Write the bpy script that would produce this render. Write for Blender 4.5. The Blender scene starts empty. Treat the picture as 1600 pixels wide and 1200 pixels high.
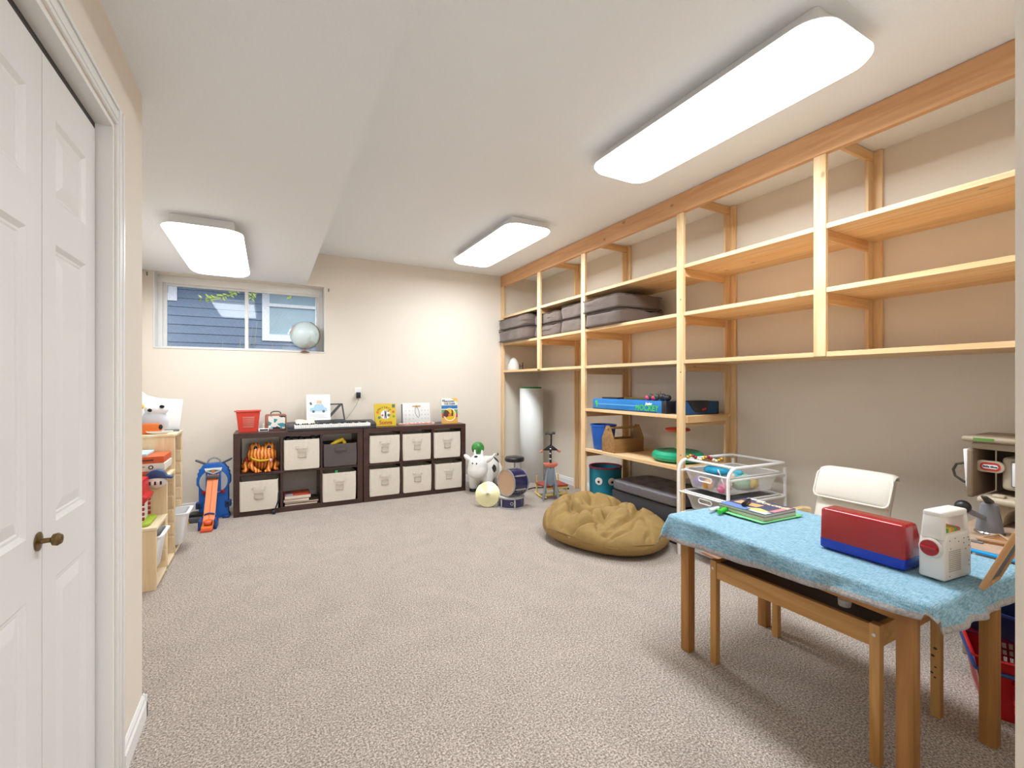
import bpy, bmesh, math, random
from mathutils import Vector, Matrix, noise
PI = math.pi
R = random.Random(7)
S = bpy.context.scene
COL = S.collection

# ---------------------------------------------------------------- camera, world, lights, exposure
cam_d = bpy.data.cameras.new('camera')
cam = bpy.data.objects.new('camera', cam_d)
COL.objects.link(cam)
cam.location = (0, 0, 1.26)
cam.rotation_euler = (PI/2, 0, -math.radians(28.2235))
cam_d.sensor_width = 36
cam_d.lens = 36*708/1600
cam_d.clip_start = 0.05
S.camera = cam
S.view_settings.view_transform = 'Standard'
S.view_settings.look = 'None'
S.view_settings.gamma = 1
S.view_settings.exposure = 0.76
S.view_settings.use_curve_mapping = False
W = bpy.data.worlds.new('overcast_sky')
S.world = W
W.use_nodes = True
W.node_tree.nodes['Background'].inputs[0].default_value = (0.80, 0.90, 1.0, 1)
W.node_tree.nodes['Background'].inputs[1].default_value = 1.15
LENS_POWER = 2.4
LAMP_WATTS = 25.0
sun_d = bpy.data.lights.new('sun', 'SUN'); sun_d.energy = 1.2; sun_d.angle = 0.5; sun_d.color = (1, .96, .9)
sun = bpy.data.objects.new('sun', sun_d); COL.objects.link(sun)
sun.rotation_euler = (math.radians(38), math.radians(18), 0)

fill_d = bpy.data.lights.new('rear_fill', 'AREA'); fill_d.shape = 'RECTANGLE'; fill_d.size = 2.6; fill_d.size_y = 1.6; fill_d.energy = 16; fill_d.color = (.93, .97, 1)  # added area light behind the camera, fills the room from the rear
fill = bpy.data.objects.new('rear_fill', fill_d); COL.objects.link(fill)
fill.location = (1.0, -2.5, 1.5); fill.rotation_euler = (PI/2, 0, 0)

# ---------------------------------------------------------------- materials
def lin(h):
    h = h.lstrip('#')
    o = []
    for i in (0, 2, 4):
        c = int(h[i:i+2], 16)/255
        o.append(c/12.92 if c <= .04045 else ((c+.055)/1.055)**2.4)
    return (*o, 1)
MATS = {}
def mat(name, col, rough=.6, metal=0, var=0.0, vs=20, bump=0.0, bs=200, alpha=1, emis=0, trans=0, coat=0, sheen=0):
    """plain surface with slight procedural colour variation and fine relief"""
    if name in MATS: return MATS[name]
    m = bpy.data.materials.new(name); m.use_nodes = True
    nt = m.node_tree; N = nt.nodes; L = nt.links
    b = N['Principled BSDF']
    c = lin(col)
    b.inputs['Base Color'].default_value = c
    b.inputs['Roughness'].default_value = rough
    b.inputs['Metallic'].default_value = metal
    if coat: b.inputs['Coat Weight'].default_value = coat
    if sheen: b.inputs['Sheen Weight'].default_value = sheen
    if trans: b.inputs['Transmission Weight'].default_value = trans
    if alpha < 1: b.inputs['Alpha'].default_value = alpha
    if emis:
        b.inputs['Emission Color'].default_value = c; b.inputs['Emission Strength'].default_value = emis
    tc = N.new('ShaderNodeTexCoord')
    if var:
        n = N.new('ShaderNodeTexNoise'); n.inputs['Scale'].default_value = vs; n.inputs['Detail'].default_value = 4
        L.new(tc.outputs['Object'], n.inputs['Vector'])
        r = N.new('ShaderNodeValToRGB')
        r.color_ramp.elements[0].position = .3; r.color_ramp.elements[1].position = .7
        r.color_ramp.elements[0].color = tuple(max(0, x*(1-var)) for x in c[:3])+(1,)
        r.color_ramp.elements[1].color = tuple(min(1, x*(1+var)) for x in c[:3])+(1,)
        L.new(n.outputs['Fac'], r.inputs['Fac']); L.new(r.outputs['Color'], b.inputs['Base Color'])
    if bump:
        n2 = N.new('ShaderNodeTexNoise'); n2.inputs['Scale'].default_value = bs; n2.inputs['Detail'].default_value = 3
        L.new(tc.outputs['Object'], n2.inputs['Vector'])
        bp = N.new('ShaderNodeBump'); bp.inputs['Strength'].default_value = bump; bp.inputs['Distance'].default_value = .004
        L.new(n2.outputs['Fac'], bp.inputs['Height']); L.new(bp.outputs['Normal'], b.inputs['Normal'])
    MATS[name] = m
    return m
def wood(name, light, dark, axis=1, scale=14, stretch=14, knots=True, rough=.55, contrast=1.0):
    """planed timber: grain along `axis` (0 x, 1 y, 2 z), shifted at random for each board"""
    if name in MATS: return MATS[name]
    m = bpy.data.materials.new(name); m.use_nodes = True
    nt = m.node_tree; N = nt.nodes; L = nt.links
    b = N['Principled BSDF']; b.inputs['Roughness'].default_value = rough
    tc = N.new('ShaderNodeTexCoord'); oi = N.new('ShaderNodeObjectInfo')
    mul = N.new('ShaderNodeMath'); mul.operation = 'MULTIPLY'; mul.inputs[1].default_value = 37.0
    L.new(oi.outputs['Random'], mul.inputs[0])
    add = N.new('ShaderNodeVectorMath'); add.operation = 'ADD'
    L.new(tc.outputs['Object'], add.inputs[0]); L.new(mul.outputs[0], add.inputs[1])
    mp = N.new('ShaderNodeMapping'); s = [scale]*3; s[axis] = scale/stretch; mp.inputs['Scale'].default_value = s
    L.new(add.outputs[0], mp.inputs['Vector'])
    n = N.new('ShaderNodeTexNoise'); n.inputs['Scale'].default_value = 1.6; n.inputs['Detail'].default_value = 6; n.inputs['Distortion'].default_value = 1.2
    L.new(mp.outputs[0], n.inputs['Vector'])
    r = N.new('ShaderNodeValToRGB')
    r.color_ramp.elements[0].position = .32; r.color_ramp.elements[1].position = .66
    r.color_ramp.elements[0].color = lin(dark); r.color_ramp.elements[1].color = lin(light)
    L.new(n.outputs['Fac'], r.inputs['Fac'])
    last = r.outputs['Color']
    hs = N.new('ShaderNodeHueSaturation')
    mr = N.new('ShaderNodeMapRange'); mr.inputs['To Min'].default_value = .93; mr.inputs['To Max'].default_value = 1.07
    L.new(oi.outputs['Random'], mr.inputs['Value']); L.new(mr.outputs[0], hs.inputs['Value']); L.new(last, hs.inputs['Color'])
    last = hs.outputs['Color']
    if knots:
        mk = N.new('ShaderNodeMapping'); s = [7.]*3; s[axis] = 4.0; mk.inputs['Scale'].default_value = s
        L.new(add.outputs[0], mk.inputs['Vector'])
        v = N.new('ShaderNodeTexVoronoi'); v.inputs['Scale'].default_value = 1.0
        L.new(mk.outputs[0], v.inputs['Vector'])
        rk = N.new('ShaderNodeValToRGB'); rk.color_ramp.elements[0].position = .05; rk.color_ramp.elements[1].position = .10
        rk.color_ramp.elements[0].color = (.35, .35, .35, 1); rk.color_ramp.elements[1].color = (1, 1, 1, 1)
        L.new(v.outputs['Distance'], rk.inputs['Fac'])
        mx = N.new('ShaderNodeMixRGB'); mx.blend_type = 'MULTIPLY'; mx.inputs[0].default_value = .7
        L.new(last, mx.inputs[1]); L.new(rk.outputs['Color'], mx.inputs[2]); last = mx.outputs[0]
    L.new(last, b.inputs['Base Color'])
    bp = N.new('ShaderNodeBump'); bp.inputs['Strength'].default_value = .15; bp.inputs['Distance'].default_value = .002
    L.new(n.outputs['Fac'], bp.inputs['Height']); L.new(bp.outputs['Normal'], b.inputs['Normal'])
    MATS[name] = m
    return m
def carpet():
    m = bpy.data.materials.new('cut_pile_carpet'); m.use_nodes = True
    nt = m.node_tree; N = nt.nodes; L = nt.links
    b = N['Principled BSDF']; b.inputs['Roughness'].default_value = .95; b.inputs['Specular IOR Level'].default_value = .1
    b.inputs['Sheen Weight'].default_value = .15
    tc = N.new('ShaderNodeTexCoord')
    n1 = N.new('ShaderNodeTexNoise'); n1.inputs['Scale'].default_value = 130; n1.inputs['Detail'].default_value = 6; n1.inputs['Roughness'].default_value = .85
    n2 = N.new('ShaderNodeTexNoise'); n2.inputs['Scale'].default_value = 5.5; n2.inputs['Detail'].default_value = 5; n2.inputs['Distortion'].default_value = .8
    for n in (n1, n2): L.new(tc.outputs['Object'], n.inputs['Vector'])
    r = N.new('ShaderNodeValToRGB'); r.color_ramp.elements[0].position = .40; r.color_ramp.elements[1].position = .60
    r.color_ramp.elements[0].color = lin('64574d'); r.color_ramp.elements[1].color = lin('dfd3c8')
    e = r.color_ramp.elements.new(.5); e.color = lin('a5978b')
    L.new(n1.outputs['Fac'], r.inputs['Fac'])
    r2 = N.new('ShaderNodeValToRGB'); r2.color_ramp.elements[0].position = .3; r2.color_ramp.elements[1].position = .7
    r2.color_ramp.elements[0].color = (.93, .93, .93, 1); r2.color_ramp.elements[1].color = (1.05, 1.05, 1.05, 1)
    L.new(n2.outputs['Fac'], r2.inputs['Fac'])
    mx = N.new('ShaderNodeMixRGB'); mx.blend_type = 'MULTIPLY'; mx.inputs[0].default_value = 1
    L.new(r.outputs['Color'], mx.inputs[1]); L.new(r2.outputs['Color'], mx.inputs[2]); L.new(mx.outputs[0], b.inputs['Base Color'])
    bp = N.new('ShaderNodeBump'); bp.inputs['Strength'].default_value = .08; bp.inputs['Distance'].default_value = .002
    L.new(n1.outputs['Fac'], bp.inputs['Height']); L.new(bp.outputs['Normal'], b.inputs['Normal'])
    return m
def denim(name, a, bcol):
    """coarse blue weave: crossed streaky threads"""
    m = bpy.data.materials.new(name); m.use_nodes = True
    nt = m.node_tree; N = nt.nodes; L = nt.links
    b = N['Principled BSDF']; b.inputs['Roughness'].default_value = .85
    tc = N.new('ShaderNodeTexCoord'); last = None
    facs = []
    for sc in ((38, 460, 160), (460, 38, 160)):
        mp = N.new('ShaderNodeMapping'); mp.inputs['Scale'].default_value = sc
        L.new(tc.outputs['Object'], mp.inputs['Vector'])
        n = N.new('ShaderNodeTexNoise'); n.inputs['Scale'].default_value = 1; n.inputs['Detail'].default_value = 3
        L.new(mp.outputs[0], n.inputs['Vector']); facs.append(n.outputs['Fac'])
    n3 = N.new('ShaderNodeTexNoise'); n3.inputs['Scale'].default_value = 14; n3.inputs['Detail'].default_value = 4
    L.new(tc.outputs['Object'], n3.inputs['Vector'])
    ad = N.new('ShaderNodeMath'); ad.operation = 'ADD'; L.new(facs[0], ad.inputs[0]); L.new(facs[1], ad.inputs[1])
    ad2 = N.new('ShaderNodeMath'); ad2.operation = 'MULTIPLY_ADD'; L.new(n3.outputs['Fac'], ad2.inputs[0]); ad2.inputs[1].default_value = .12; L.new(ad.outputs[0], ad2.inputs[2])
    r = N.new('ShaderNodeValToRGB'); r.color_ramp.elements[0].position = .95/2; r.color_ramp.elements[1].position = 1.0
    mr = N.new('ShaderNodeMapRange'); mr.inputs['From Min'].default_value = .72; mr.inputs['From Max'].default_value = 1.40
    L.new(ad2.outputs[0], mr.inputs['Value'])
    r.color_ramp.elements[0].position = .2; r.color_ramp.elements[1].position = .8
    r.color_ramp.elements[0].color = lin(a); r.color_ramp.elements[1].color = lin(bcol)
    L.new(mr.outputs[0], r.inputs['Fac']); L.new(r.outputs['Color'], b.inputs['Base Color'])
    bp = N.new('ShaderNodeBump'); bp.inputs['Strength'].default_value = .10; bp.inputs['Distance'].default_value = .001
    L.new(ad.outputs[0], bp.inputs['Height']); L.new(bp.outputs['Normal'], b.inputs['Normal'])
    return m

# ---------------------------------------------------------------- mesh builder
class MB:
    def __init__(s): s.v = []; s.f = []
    def add(s, vs, fs):
        o = len(s.v); s.v += [tuple(v) for v in vs]; s.f += [tuple(i+o for i in f) for f in fs]; return s
    def box(s, x0, x1, y0, y1, z0, z1):
        return s.add([(x0,y0,z0),(x1,y0,z0),(x1,y1,z0),(x0,y1,z0),(x0,y0,z1),(x1,y0,z1),(x1,y1,z1),(x0,y1,z1)],
                     [(0,3,2,1),(4,5,6,7),(0,1,5,4),(1,2,6,5),(2,3,7,6),(3,0,4,7)])
    def hexa(s, b, t):   # four bottom and four top corners
        return s.add(list(b)+list(t), [(0,3,2,1),(4,5,6,7),(0,1,5,4),(1,2,6,5),(2,3,7,6),(3,0,4,7)])
    def prism(s, poly, a, b, axis='z'):
        n = len(poly)
        def P(p, h): return {'z': (p[0], p[1], h), 'y': (p[0], h, p[1]), 'x': (h, p[0], p[1])}[axis]
        return s.add([P(p, a) for p in poly]+[P(p, b) for p in poly],
                     [tuple(range(n-1, -1, -1)), tuple(range(n, 2*n))]+[(i, (i+1) % n, n+(i+1) % n, n+i) for i in range(n)])
    def cyl(s, p0, p1, r0, r1=None, n=16, caps=True):
        r1 = r0 if r1 is None else r1
        p0 = Vector(p0); p1 = Vector(p1); d = (p1-p0).normalized()
        a = d.orthogonal().normalized(); b = d.cross(a)
        vs = []
        for p, r in ((p0, r0), (p1, r1)):
            for i in range(n):
                t = 2*PI*i/n; vs.append(p+(a*math.cos(t)+b*math.sin(t))*r)
        fs = [(i, (i+1) % n, n+(i+1) % n, n+i) for i in range(n)]
        if caps: fs += [tuple(range(n-1, -1, -1)), tuple(range(n, 2*n))]
        return s.add(vs, fs)
    def lathe(s, prof, c=(0,0,0), n=24, sx=1, sy=1, axis=(0,0,1), ring=False):
        q = Vector((0,0,1)).rotation_difference(Vector(axis).normalized()); c = Vector(c)
        vs = []; fs = []
        for r, z in prof:
            for i in range(n):
                t = 2*PI*i/n; vs.append(c+q@Vector((r*math.cos(t)*sx, r*math.sin(t)*sy, z)))
        m = len(prof)
        for k in range(m-1):
            for i in range(n): fs.append((k*n+i, k*n+(i+1) % n, (k+1)*n+(i+1) % n, (k+1)*n+i))
        if ring:
            for i in range(n): fs.append(((m-1)*n+i, (m-1)*n+(i+1) % n, (i+1) % n, i))
        if prof[0][0] > 1e-4 and not ring: fs.append(tuple(range(n-1, -1, -1)))
        if prof[-1][0] > 1e-4 and not ring: fs.append(tuple((m-1)*n+i for i in range(n)))
        return s.add(vs, fs)
    def tube(s, path, r, n=8, closed=False, rs=None):
        path = [Vector(p) for p in path]; m = len(path); vs = []; fs = []
        prev = None
        for k, p in enumerate(path):
            if closed: d = path[(k+1) % m]-path[k-1]
            else: d = path[min(k+1, m-1)]-path[max(k-1, 0)]
            d.normalize()
            if prev is None: a = d.orthogonal().normalized()
            else: a = (prev-d*prev.dot(d)).normalized()
            prev = a; b = d.cross(a); rr = rs[k] if rs else r
            for i in range(n):
                t = 2*PI*i/n; vs.append(p+(a*math.cos(t)+b*math.sin(t))*rr)
        for k in range(m if closed else m-1):
            for i in range(n): fs.append((k*n+i, k*n+(i+1) % n, ((k+1) % m)*n+(i+1) % n, ((k+1) % m)*n+i))
        if not closed: fs += [tuple(range(n-1, -1, -1)), tuple((m-1)*n+i for i in range(n))]
        return s.add(vs, fs)
    def ball(s, c, r, p=2.0, n=8, fn=None):
        """superellipsoid from a gridded cube; r = half sizes; higher p = boxier"""
        if not hasattr(r, '__len__'): r = (r, r, r)
        idx = {}; vs = []; fs = []
        def V(x, y, z):
            k = (x, y, z)
            if k in idx: return idx[k]
            a = [math.tan((t/n*2-1)*PI/4) for t in k] if p < 3 else [t/n*2-1 for t in k]
            L = sum(abs(t)**p for t in a)**(1/p)
            q = Vector([t/L*rr for t, rr in zip(a, r)])
            if fn: q = fn(q)
            idx[k] = len(vs); vs.append(q+Vector(c)); return idx[k]
        for i in range(n):
            for j in range(n):
                for h, fl in ((0, 1), (n, 0)):
                    for ax in range(3):
                        def K(a, b):
                            t = [a, b]; t.insert(ax, h); return V(*t)
                        q = [K(i, j), K(i+1, j), K(i+1, j+1), K(i, j+1)]
                        if (ax == 1): q.reverse()
                        if fl: q.reverse()
                        fs.append(tuple(q))
        return s.add(vs, fs)
    def grid(s, fn, nu, nv, closed_u=False):
        vs = [fn(i/nu, j/nv) for j in range(nv+1) for i in range(nu if closed_u else nu+1)]
        w = nu if closed_u else nu+1; fs = []
        for j in range(nv):
            for i in range(nu):
                fs.append((j*w+i, j*w+(i+1) % w, (j+1)*w+(i+1) % w, (j+1)*w+i))
        return s.add(vs, fs)
    def xf(s, M):
        s.v = [tuple(M@Vector(v)) for v in s.v]; return s
def rrect(x0, x1, y0, y1, r, n=5):
    pts = []
    for cx, cy, a in ((x1-r, y0+r, -90), (x1-r, y1-r, 0), (x0+r, y1-r, 90), (x0+r, y0+r, 180)):
        for k in range(n+1):
            t = math.radians(a+90*k/n); pts.append((cx+r*math.cos(t), cy+r*math.sin(t)))
    return pts
def circ(cx, cy, r, n=20, ry=None):
    return [(cx+r*math.cos(2*PI*i/n), cy+(ry or r)*math.sin(2*PI*i/n)) for i in range(n)]

def obj(name, mb, m, parent=None, bev=0, smooth=True, world=False, sub=0, solid=0, label=None, kind=None, angle=40, segs=2):
    me = bpy.data.meshes.new(name)
    vs = mb.v
    if world and parent is not None:
        p = parent; off = Vector((0,0,0))
        while p is not None: off += p.location; p = p.parent
        vs = [tuple(Vector(v)-off) for v in vs]
    me.from_pydata(vs, [], mb.f); me.update()
    bm = bmesh.new(); bm.from_mesh(me)
    bmesh.ops.recalc_face_normals(bm, faces=bm.faces)
    if bev:
        bmesh.ops.bevel(bm, geom=[e for e in bm.edges if e.is_manifold and e.calc_face_angle(0) > .5], offset=bev, segments=segs, affect='EDGES', profile=.5)
    bm.to_mesh(me); bm.free()
    if smooth:
        me.shade_smooth(); me.set_sharp_from_angle(angle=math.radians(angle))
    ms = m if isinstance(m, (list, tuple)) else [m]
    for x in ms: me.materials.append(x)
    o = bpy.data.objects.new(name, me); COL.objects.link(o)
    if parent is not None: o.parent = parent
    if solid:
        md = o.modifiers.new('thickness', 'SOLIDIFY'); md.thickness = solid; md.offset = 0
    if sub:
        md = o.modifiers.new('smooth', 'SUBSURF'); md.levels = sub; md.render_levels = sub
    if label: o['label'] = label
    if kind: o['kind'] = kind
    return o
def thing(name, label, cat, loc=(0,0,0), rz=0, group=None, rx=0, ry=0):
    o = bpy.data.objects.new(name, None); COL.objects.link(o)
    o.empty_display_size = .05
    o.location = loc; o.rotation_euler = (rx, ry, rz); o['label'] = label; o['category'] = cat
    if group: o['group'] = group
    return o
def tag(o, label, cat, group=None):
    o['label'] = label; o['category'] = cat
    if group: o['group'] = group
    return o
def struct(name, mb, m, bev=0, parent=None):
    o = obj(name, mb, m, parent, bev=bev, smooth=bool(bev))
    if parent is None: o['kind'] = 'structure'
    return o
def copy_thing(root, loc, rz=None, label=None):
    def cp(o, parent):
        c = o.copy(); COL.objects.link(c)
        if parent is not None: c.parent = parent
        for ch in [x for x in bpy.data.objects if x.parent is o]: cp(ch, c)
        return c
    kids = {}
    r = cp(root, None); r.location = loc
    if rz is not None: r.rotation_euler = (0, 0, rz)
    if label: r['label'] = label
    return r
def text(parent, s, size, m, M, extrude=.0006, name='lettering', align='CENTER', shear=0, bold=0):
    cu = bpy.data.curves.new('t', 'FONT'); cu.body = s; cu.size = size; cu.extrude = extrude
    cu.align_x = align; cu.align_y = 'CENTER'; cu.shear = shear; cu.offset = bold; cu.resolution_u = 3
    t = bpy.data.objects.new('t', cu); COL.objects.link(t)
    bpy.context.view_layer.update()
    me = bpy.data.meshes.new_from_object(t.evaluated_get(bpy.context.evaluated_depsgraph_get()))
    bpy.data.objects.remove(t); bpy.data.curves.remove(cu)
    me.transform(M); me.materials.clear(); me.materials.append(m)
    o = bpy.data.objects.new(name, me); COL.objects.link(o); o.parent = parent
    return o
def MT(x, y, z, face='-y', tilt=0):
    """placement of lettering: face -y (reads from the camera side), -x, or up"""
    T = Matrix.Translation((x, y, z))
    if face == '-y': return T@Matrix.Rotation(PI/2, 4, 'X')@Matrix.Rotation(tilt, 4, 'X')
    if face == '-x': return T@Matrix.Rotation(-PI/2, 4, 'Z')@Matrix.Rotation(PI/2, 4, 'X')@Matrix.Rotation(tilt, 4, 'X')
    return T@Matrix.Rotation(tilt, 4, 'Z')

M_wall = mat('warm_cream_paint', 'e5dacb', .75, var=.012, vs=3, bump=.12, bs=140)
M_ceil = mat('white_textured_ceiling', 'f2f4f6', .85, bump=.55, bs=95)
M_white = mat('white_semi_gloss_paint', 'eceae7', .38)
M_plastic_w = mat('white_plastic', 'eceae6', .4)
M_black = mat('black_plastic', '1c1b1c', .4)
M_grey = mat('grey_plastic', '77797c', .45)
M_chrome = mat('chrome_metal', 'd2d2d4', .2, metal=1)
M_paper = mat('white_paper', 'f2efec', .7)
P1 = wood('pine_board_along_wall', 'eccd9f', 'dcb07a', 1)
P0 = wood('pine_board_across', 'e6c08e', 'd3a06a', 0)
P2 = wood('pine_board_upright', 'f0d2a6', 'deb27c', 2)
P1o = wood('aged_orange_pine', 'dfab7b', 'cf9766', 1)

# ================================================================ the room
XL, XR, YB, ZC, ZS, XS = -1.09, 3.33, 5.44, 2.705, 2.345, .365
struct('floor', MB().box(-2.2, XR+.1, -2.6, YB+.22, -.06, 0), carpet())
struct('ceiling', MB().box(XS, XR+.1, -2.6, YB+.22, ZC, ZC+.1), M_ceil)
struct('ceiling_soffit', MB().box(-2.2, XS, -2.6, YB+.22, ZS, ZC+.1), M_ceil)
# back wall with the window opening
WX0, WX1, WZ0, WZ1 = -.975, .555, 1.605, ZS-.005
b = MB()
b.box(XL-.1, XR+.1, YB, YB+.22, -.05, WZ0).box(XL-.1, WX0, YB, YB+.22, WZ0, ZC).box(WX1, XR+.1, YB, YB+.22, WZ0, ZC).box(WX0, WX1, YB, YB+.22, WZ1, ZC)
struct('wall_back', b, M_wall)
struct('wall_right', MB().box(XR, XR+.1, -2.6, YB, -.05, ZC), M_wall)
struct('wall_left', MB().box(XL-.1, XL, 2.16, YB, -.05, ZC), M_wall)
struct('wall_rear', MB().box(-2.2, XR+.1, -2.7, -2.6, -.05, ZC), M_wall)
struct('wall_front', MB().box(.905, XR, .10, .222, -.05, ZC), M_wall)
# wall with the closet
DX, DY1, DY0, DZ = -.42, 1.81, .0, 2.058
b = MB().box(DX-.12, DX, DY1, 2.16, -.05, ZS).box(DX-.12, DX, DY0, DY1, DZ, ZS).box(DX-.12, DX, -2.6, DY0, -.05, ZS)
b.box(XL, DX-.12, 2.04, 2.16, -.05, ZS).box(-1.25, -1.15, -2.6, 2.04, -.05, ZS)
struct('wall_closet', b, M_wall)
# baseboards with a stepped profile
def base(name, p0, p1, nrm):
    p0 = Vector(p0); p1 = Vector(p1); n = Vector(nrm)
    prof = [(0, 0), (.014, 0), (.014, .058), (.009, .066), (.009, .078), (.004, .088), (0, .088)]
    b = MB()
    vs = [(*(p+n*a), z) for p in (p0, p1) for a, z in prof]; k = len(prof)
    b.add(vs, [tuple(range(k)), tuple(range(2*k-1, k-1, -1))]+[(i, (i+1) % k, k+(i+1) % k, k+i) for i in range(k)])
    struct(name, b, M_white)
base('baseboard_back', (XL, YB), (XR, YB), (0, -1))
base('baseboard_right', (XR, .25), (XR, YB), (-1, 0))
base('baseboard_left', (XL, 2.2), (XL, YB), (1, 0))
base('baseboard_closet', (DX, 1.876), (DX, 2.174), (1, 0))
base('baseboard_closet_end', (XL, 2.16), (DX+.014, 2.16), (0, 1))
# casing and jambs round the closet opening
def casing(name, y0, y1, z0, z1, vert=True):
    b = MB()
    b.box(DX, DX+.008, y0, y1, z0, z1)
    if vert: b.box(DX+.008, DX+.010, y0+.012, y1-.018, z0, z1).box(DX+.008, DX+.0125, y1-.014, y1, z0, z1)
    else: b.box(DX+.008, DX+.010, y0, y1, z0+.012, z1-.018).box(DX+.008, DX+.0125, y0, y1, z1-.014, z1)
    struct(name, b, M_white, bev=.001)
casing('trim_1', DY1+.006, DY1+.064, 0, DZ+.064)
casing('trim_2', DY0, DY1+.006, DZ+.006, DZ+.064, False)
struct('trim_3', MB().box(DX-.12, DX, DY1-.012, DY1, 0, DZ), M_white)
struct('trim_4', MB().box(DX-.12, DX, DY0, DY1-.012, DZ-.012, DZ), M_white)
struct('trim_5', MB().box(DX-.052, DX-.042, DY0, DY1-.012, DZ-.045, DZ-.012), mat('dark_door_track', '2c241f', .5))
# bifold door: leaves with raised panels
door = bpy.data.objects.new('door_1', None); COL.objects.link(door); door['kind'] = 'structure'
door.location = (-.459, 1.0, 0)
M_door = mat('white_moulded_door', 'e3e0dd', .42, bump=.1, bs=60)
def leaf(y0, y1):
    """one door leaf: face at x=0, stiles and rails around three sunk fields with raised centres"""
    zt = DZ-.034
    b = MB()
    panels = [(.12, .79), (.925, 1.60), (1.71, zt-.12)]
    ya, yb = y0+.075, y1-.075
    fx = 0
    def face(yy0, yy1, z0, z1, x=0): b.add([(x, yy0, z0), (x, yy1, z0), (x, yy1, z1), (x, yy0, z1)], [(0, 1, 2, 3)])
    # front skin with openings
    zs = [0.012]+[z for p in panels for z in p]+[zt]
    face(y0, ya, .012, zt); face(yb, y1, .012, zt)
    for i in range(0, len(zs), 2): face(ya, yb, zs[i], zs[i+1])
    for z0, z1 in panels:
        rings = [(0, 0), (.010, -.008), (.016, -.008), (.020, -.010), (.045, -.003), (.05, -.002)]
        prev = None
        for d, x in rings:
            cur = [(x, ya+d, z0+d), (x, yb-d, z0+d), (x, yb-d, z1-d), (x, ya+d, z1-d)]
            if prev: b.add(prev+cur, [(i, (i+1) % 4, 4+(i+1) % 4, 4+i) for i in range(4)])
            prev = cur
        b.add(prev, [(0, 1, 2, 3)])
    b.add([(0, y0, .012), (0, y1, .012), (0, y1, zt), (0, y0, zt), (-.034, y0, .012), (-.034, y1, .012), (-.034, y1, zt), (-.034, y0, zt)],
          [(4, 7, 6, 5), (0, 4, 5, 1), (1, 5, 6, 2), (2, 6, 7, 3), (3, 7, 4, 0)])
    b.v = [(x, y-1.0, z) for x, y, z in b.v]
    return b
yy = [1.788, 1.427, 1.058, .689, .32]
for i in range(4):
    obj('door_leaf', leaf(yy[i+1]+.0015, yy[i]-.0015), M_door, door, smooth=False)
M_brass = mat('antique_brass', '7a6440', .35, metal=.9, var=.3, vs=90)
kb = MB().lathe([(.004, 0), (.021, .001), (.021, .003), (.014, .005), (.006, .006), (.0055, .022), (.013, .026), (.0145, .034), (.010, .041), (0.0005, .043)], (0, 1.405-1, .905), 20, axis=(1, 0, 0))
hn = obj('door_handle', kb, M_brass, door)

# window: vinyl frame, sashes, panes
win = bpy.data.objects.new('window_1', None); COL.objects.link(win); win['kind'] = 'structure'; win.location = (0, YB, WZ0)
def wbox(*a): return MB().box(*a)
fr = MB()
X0, X1, Z0, Z1 = WX0, WX1, WZ0, WZ1
d0, d1 = YB+.15, YB+.22
w = .045
fr.box(X0, X1, d0, d1, Z0, Z0+.022).box(X0, X1, d0, d1, Z1-.072, Z1).box(X0, X0+w, d0, d1, Z0+.022, Z1-.072).box(X1-w, X1, d0, d1, Z0+.022, Z1-.072)
obj('window_frame', fr, M_plastic_w, win, bev=.003, world=True)
def sash(x0, x1, y, name):
    s_ = MB(); q = .032
    s_.box(x0, x1, y, y+.03, Z0+.022, Z0+.022+.014).box(x0, x1, y, y+.03, Z1-.072-.022, Z1-.072).box(x0, x0+q, y, y+.03, Z0+.036, Z1-.094).box(x1-q, x1, y, y+.03, Z0+.036, Z1-.094)
    o = obj(name, s_, M_plastic_w, win, bev=.003, world=True)
    obj('pane', MB().box(x0+q-.004, x1-q+.004, y+.012, y+.016, Z0+.032, Z1-.090), glass, o, smooth=False, world=True)
glass = bpy.data.materials.new('clear_glass'); glass.use_nodes = True
nt = glass.node_tree; nt.nodes.clear()
o_ = nt.nodes.new('ShaderNodeOutputMaterial'); mxs = nt.nodes.new('ShaderNodeMixShader'); tr = nt.nodes.new('ShaderNodeBsdfTransparent'); gl = nt.nodes.new('ShaderNodeBsdfGlossy'); fz = nt.nodes.new('ShaderNodeFresnel')
gl.inputs['Roughness'].default_value = .02; fz.inputs['IOR'].default_value = 1.35
nt.links.new(fz.outputs[0], mxs.inputs[0]); nt.links.new(tr.outputs[0], mxs.inputs[1]); nt.links.new(gl.outputs[0], mxs.inputs[2]); nt.links.new(mxs.outputs[0], o_.inputs[0])
sash(X0+w, -.190, YB+.185, 'sash')
sash(-.225, X1-w, YB+.155, 'sash')
# drywall return with white sill and jamb liners
li = MB().box(X0+.001, X1-.001, YB-.008, YB+.149, Z0+.001, Z0+.012).box(X0+.001, X0+.010, YB-.004, YB+.149, Z0+.013, Z1-.001).box(X1-.010, X1-.001, YB-.004, YB+.149, Z0+.013, Z1-.001)
obj('window_sill', li, M_white, win, bev=.002, world=True)

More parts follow.
